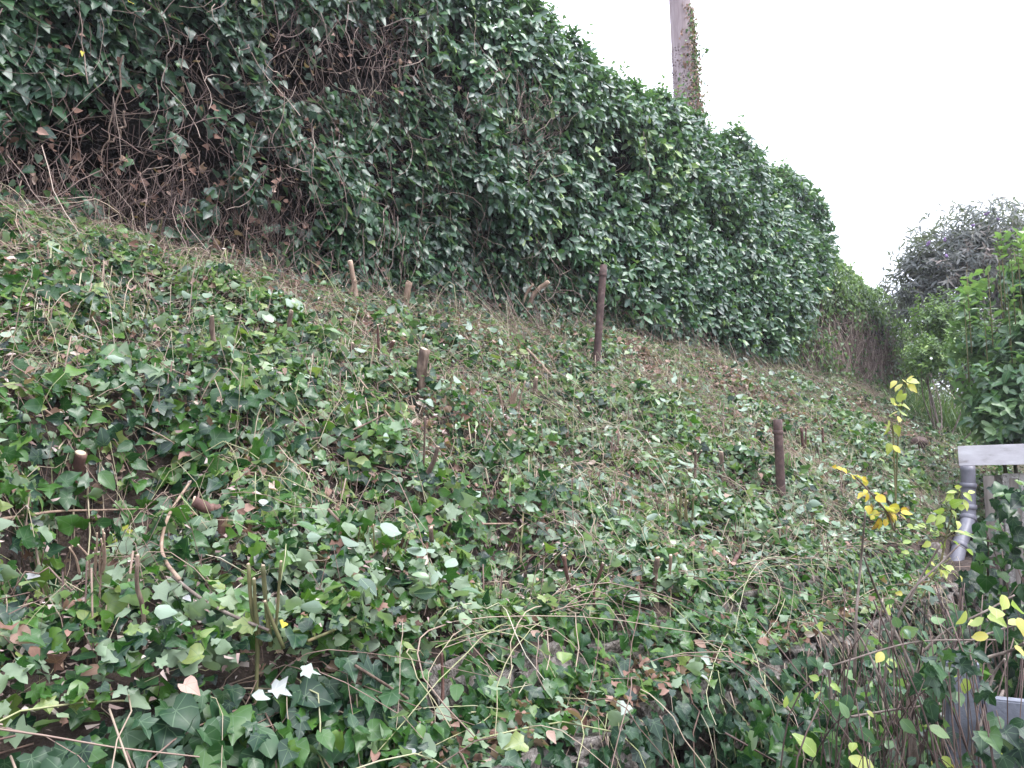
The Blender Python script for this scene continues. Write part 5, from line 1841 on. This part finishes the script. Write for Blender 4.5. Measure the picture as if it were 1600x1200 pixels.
child('stems', tubes('stems', fo[:, None] * (1 - s_) + Pp[rng.integers(0, n2, 40)][:, None] * s_ + np.cumsum(rng.normal(0, .01, (40, 6, 3)), 1), np.full((40, 6), .002), M['hedge_twig'], rng.uniform(.2, .8, 40), 4), wp, kind='stuff')
m = 190
i, j = rng.integers(0, n, m) if n < 130 else rng.integers(0, 130, m), rng.integers(5, 10, m)
P = pts[i, j] + rng.normal(0, .02, (m, 3))
leaf_objs(tw, 'leaf', V_BROAD, P, rng.normal(0, .7, (m, 3)) + np.array([0, -.2, -.5]), rng.normal(0, .5, (m, 3)) + np.array([-.3, -.5, .6]), rng.uniform(.03, .062, m), np.clip(rng.normal(.42, .2, m), 0, 1), M['bright'])

# sprig of yellow green leaves by the downpipe
def sprig(label, pl_, leaves, d, mat, w0=4, w1=2.5, tm=.6, stem_mat='green_bark', vs=None):
    W = np.array([at(px, py, d) for px, py in pl_])
    foot = W[0].copy()
    t = thing('leafy_shoot', label, 'shoot', foot, 'yellow leaved shoots on the right')
    f = d / FPX
    child('stem', limb('stem', W, w0 * f / 2, w1 * f / 2, M[stem_mat], 18, 6, .1), t)
    leaves = [(px + rng.normal(0, j), py + rng.normal(0, j), w_ * rng.uniform(.55, .9)) for px, py, w_ in leaves for j in ((1, 9) if len(leaves) > 5 else (1,))]
    P = np.array([at(px, py, d - .02 + rng.normal(0, .02)) for px, py, _ in leaves])
    D = []
    for (px, py, w_), p in zip(leaves, P):
        near_p = W[np.argmin(np.linalg.norm(W - p, axis=1))]
        o_ = p - near_p
        D.append(o_ + np.array([0, -.01, -.012]) + rng.normal(0, .008, 3))
    sz = np.array([w_ * f for *_, w_ in leaves])
    D = unit(np.array(D))
    P = P - D * sz[:, None] * .5
    m = len(leaves)
    leaf_objs(t, 'leaf', vs or V_BROAD, P, D, rng.normal(0, .55, (m, 3)) + np.array([-.3, -.5, .65]), sz, np.clip(rng.normal(tm, .14, m), 0, 1), M[mat])
    # petioles
    for p in P:
        near_p = W[np.argmin(np.linalg.norm(W - p, axis=1))]
        child('leaf_stalk', tubes('leaf_stalk', smooth_line([near_p, p], 4)[None], np.full((1, 4), .0011), M[stem_mat], None, 4), t)


sprig('tall slender shoot with pale yellow leaves standing before the far bank', [(1398, 830), (1401, 740), (1403, 690), (1408, 640), (1416, 600)],
      [(1404, 606, 26), (1428, 607, 28), (1418, 600, 24), (1406, 614, 22), (1395, 628, 20), (1412, 646, 22), (1405, 655, 16), (1390, 648, 16)], 3.4, 'lime', 3, 2, .95)
sprig('small bright yellow leaves low on the slender shoot', [(1400, 800), (1398, 740), (1396, 690), (1394, 660)], [(1388, 668, 36), (1401, 672, 24), (1390, 699, 30), (1402, 702, 18)], 3.35, 'yellow', 2.5, 2, .35)
sprig('spray of golden yellow leaves right of the shorter rusty post', [(1398, 830), (1385, 800), (1360, 770), (1335, 745), (1310, 735)],
      [(1310, 730, 15), (1322, 735, 18), (1330, 742, 16), (1341, 744, 20), (1350, 750, 18), (1355, 776, 28), (1376, 774, 30), (1362, 792, 26), (1390, 794, 34), (1402, 796, 32), (1358, 798, 18), (1366, 800, 18), (1372, 820, 26), (1383, 816, 18), (1398, 806, 24), (1410, 806, 20)], 3.2, 'yellow', 3.5, 2, .8, 'bark')
sprig('yellow green sprig in front of the downpipe', [(1470, 880), (1478, 840), (1488, 800), (1500, 770)],
      [(1490, 768, 18), (1500, 766, 16), (1512, 774, 22), (1475, 783, 20), (1492, 785, 20), (1505, 792, 18), (1470, 800, 22), (1492, 803, 24), (1468, 812, 24), (1498, 818, 20), (1420, 823, 18), (1443, 822, 18), (1462, 836, 14), (1500, 832, 24), (1514, 836, 20), (1496, 848, 18), (1472, 852, 18), (1450, 850, 16), (1415, 862, 18)], 2.9, 'lime', 3.5, 2, .55)
sprig('yellow leaves on a low branch under the downpipe', [(1440, 935), (1455, 905), (1470, 885), (1485, 872)],
      [(1462, 872, 18), (1458, 880, 18), (1475, 884, 18), (1484, 886, 18), (1470, 894, 18), (1495, 900, 14), (1480, 893, 14), (1388, 948, 14)], 2.8, 'lime', 3, 2, .8)

# dark ivy in front of the shed, right edge
def right_ivy(u, s):
    q = at(1580 + 0 * u, 760 + 330 * s, 3.6)
    P = q + np.stack([SY * u, -CY * u, 0 * u], -1) + rng.normal(0, .07, (len(u), 3))
    return P, np.tile(unit(np.array([-CY, -SY, .5])), (len(u), 1))


n = 820
xx = 1600 + 130 * (rng.random(n) - .5) * 2
yy = rng.uniform(745, 1120, n)
left_lim = np.interp(yy, [745, 800, 860, 940, 1000, 1060, 1120], [1572, 1552, 1512, 1490, 1500, 1540, 1560]) + 14 * rng.normal(0, 1, n)
ok = xx > left_lim
xx, yy = xx[ok], yy[ok]
n = len(xx)
dd = 3.35 + rng.exponential(.22, n) + .004 * (1600 - xx).clip(-60, 100)
P = at(xx, yy, dd)
ri = thing('ivy_plant', 'dark bluish ivy growing over the shed wall at the right edge', 'ivy', (P[:, 0].mean(), P[:, 1].mean(), 0))
Nn = unit(np.array([-.5, -.45, .6]) + rng.normal(0, .42, (n, 3)))
D = unit(rng.normal(0, .5, (n, 3)) + np.array([-.2, -.3, -.8]))
split_leaves(ri, 'leaf', 'lesser_foliage', V_IVY, P, D, Nn, rng.uniform(.05, .09, n), np.clip(rng.normal(.28, .18, n), 0, 1), M['ivy'], 280)
m = 70
k = 8
i, j = rng.integers(0, n, m), rng.integers(0, n, m)
s = np.linspace(0, 1, k)[None, :, None]
fo = P[j].copy()
fo[:, 2] = 0
pts = fo[:, None] * (1 - s) + P[i][:, None] * s + np.cumsum(rng.normal(0, .012, (m, k, 3)), 1)
child('stems', tubes('stems', pts, rng.uniform(.002, .006, m)[:, None] * np.ones((1, k)), M['hedge_twig'], rng.uniform(.2, .8, m), 4), ri, kind='stuff')

# dark undergrowth in the gap between the wall and the concrete post
n = 3600
xx = rng.uniform(1150, 1640, n)
yy = rng.uniform(960, 1230, n)
P = at(xx, yy, 2.5 + rng.random(n) * 1.2)
P = P[(P[:, 1] < 1.40) & (P[:, 2] > .02) & (P[:, 2] < .80 - .12 * (P[:, 1] < 1.0)) & (rng.random(len(P)) < .55)]
n = len(P)
ug = thing('undergrowth_ivy', 'dark ivy undergrowth behind the twiggy shrub in the bottom right', 'ivy', (P[:, 0].mean(), P[:, 1].mean(), 0))
split_leaves(ug, 'leaf', 'lesser_foliage', V_IVY, P, unit(rng.normal(0, .6, (n, 3)) + np.array([0, -.3, -.7])), unit(rng.normal(0, .45, (n, 3)) + np.array([-.4, -.5, .6])),
             rng.uniform(.04, .08, n), np.clip(rng.normal(.36, .2, n), 0, 1), M['ivy'], 150)
m = 60
k = 6
fo = P[rng.integers(0, n, m)].copy()
fo[:, 2] = 0
s = np.linspace(0, 1, k)[None, :, None]
pts = fo[:, None] * (1 - s) + P[rng.integers(0, n, m)][:, None] * s + np.cumsum(rng.normal(0, .012, (m, k, 3)), 1)
child('stems', tubes('stems', pts, rng.uniform(.0015, .004, m)[:, None] * np.ones((1, k)), M['hedge_twig'], rng.uniform(.4, 1, m), 4), ug, kind='stuff')

# ================================================================== added volume box standing in for veiling glare of the lens
hz, ht, ho = new_mat('glare_haze')
pv = N(ht, 'ShaderNodeVolumePrincipled')
pv.inputs['Color'].default_value = (.93, .94, 1.0, 1)
pv.inputs['Density'].default_value = .0014
pv.inputs['Anisotropy'].default_value = .25
ht.links.new(pv.outputs[0], ho.inputs['Volume'])
hb = link('glare_haze', box_mesh('glare_haze', (1360, 1340, 13.2), hz, bevel=0), loc=(0, 0, 5.4), kind='stuff')
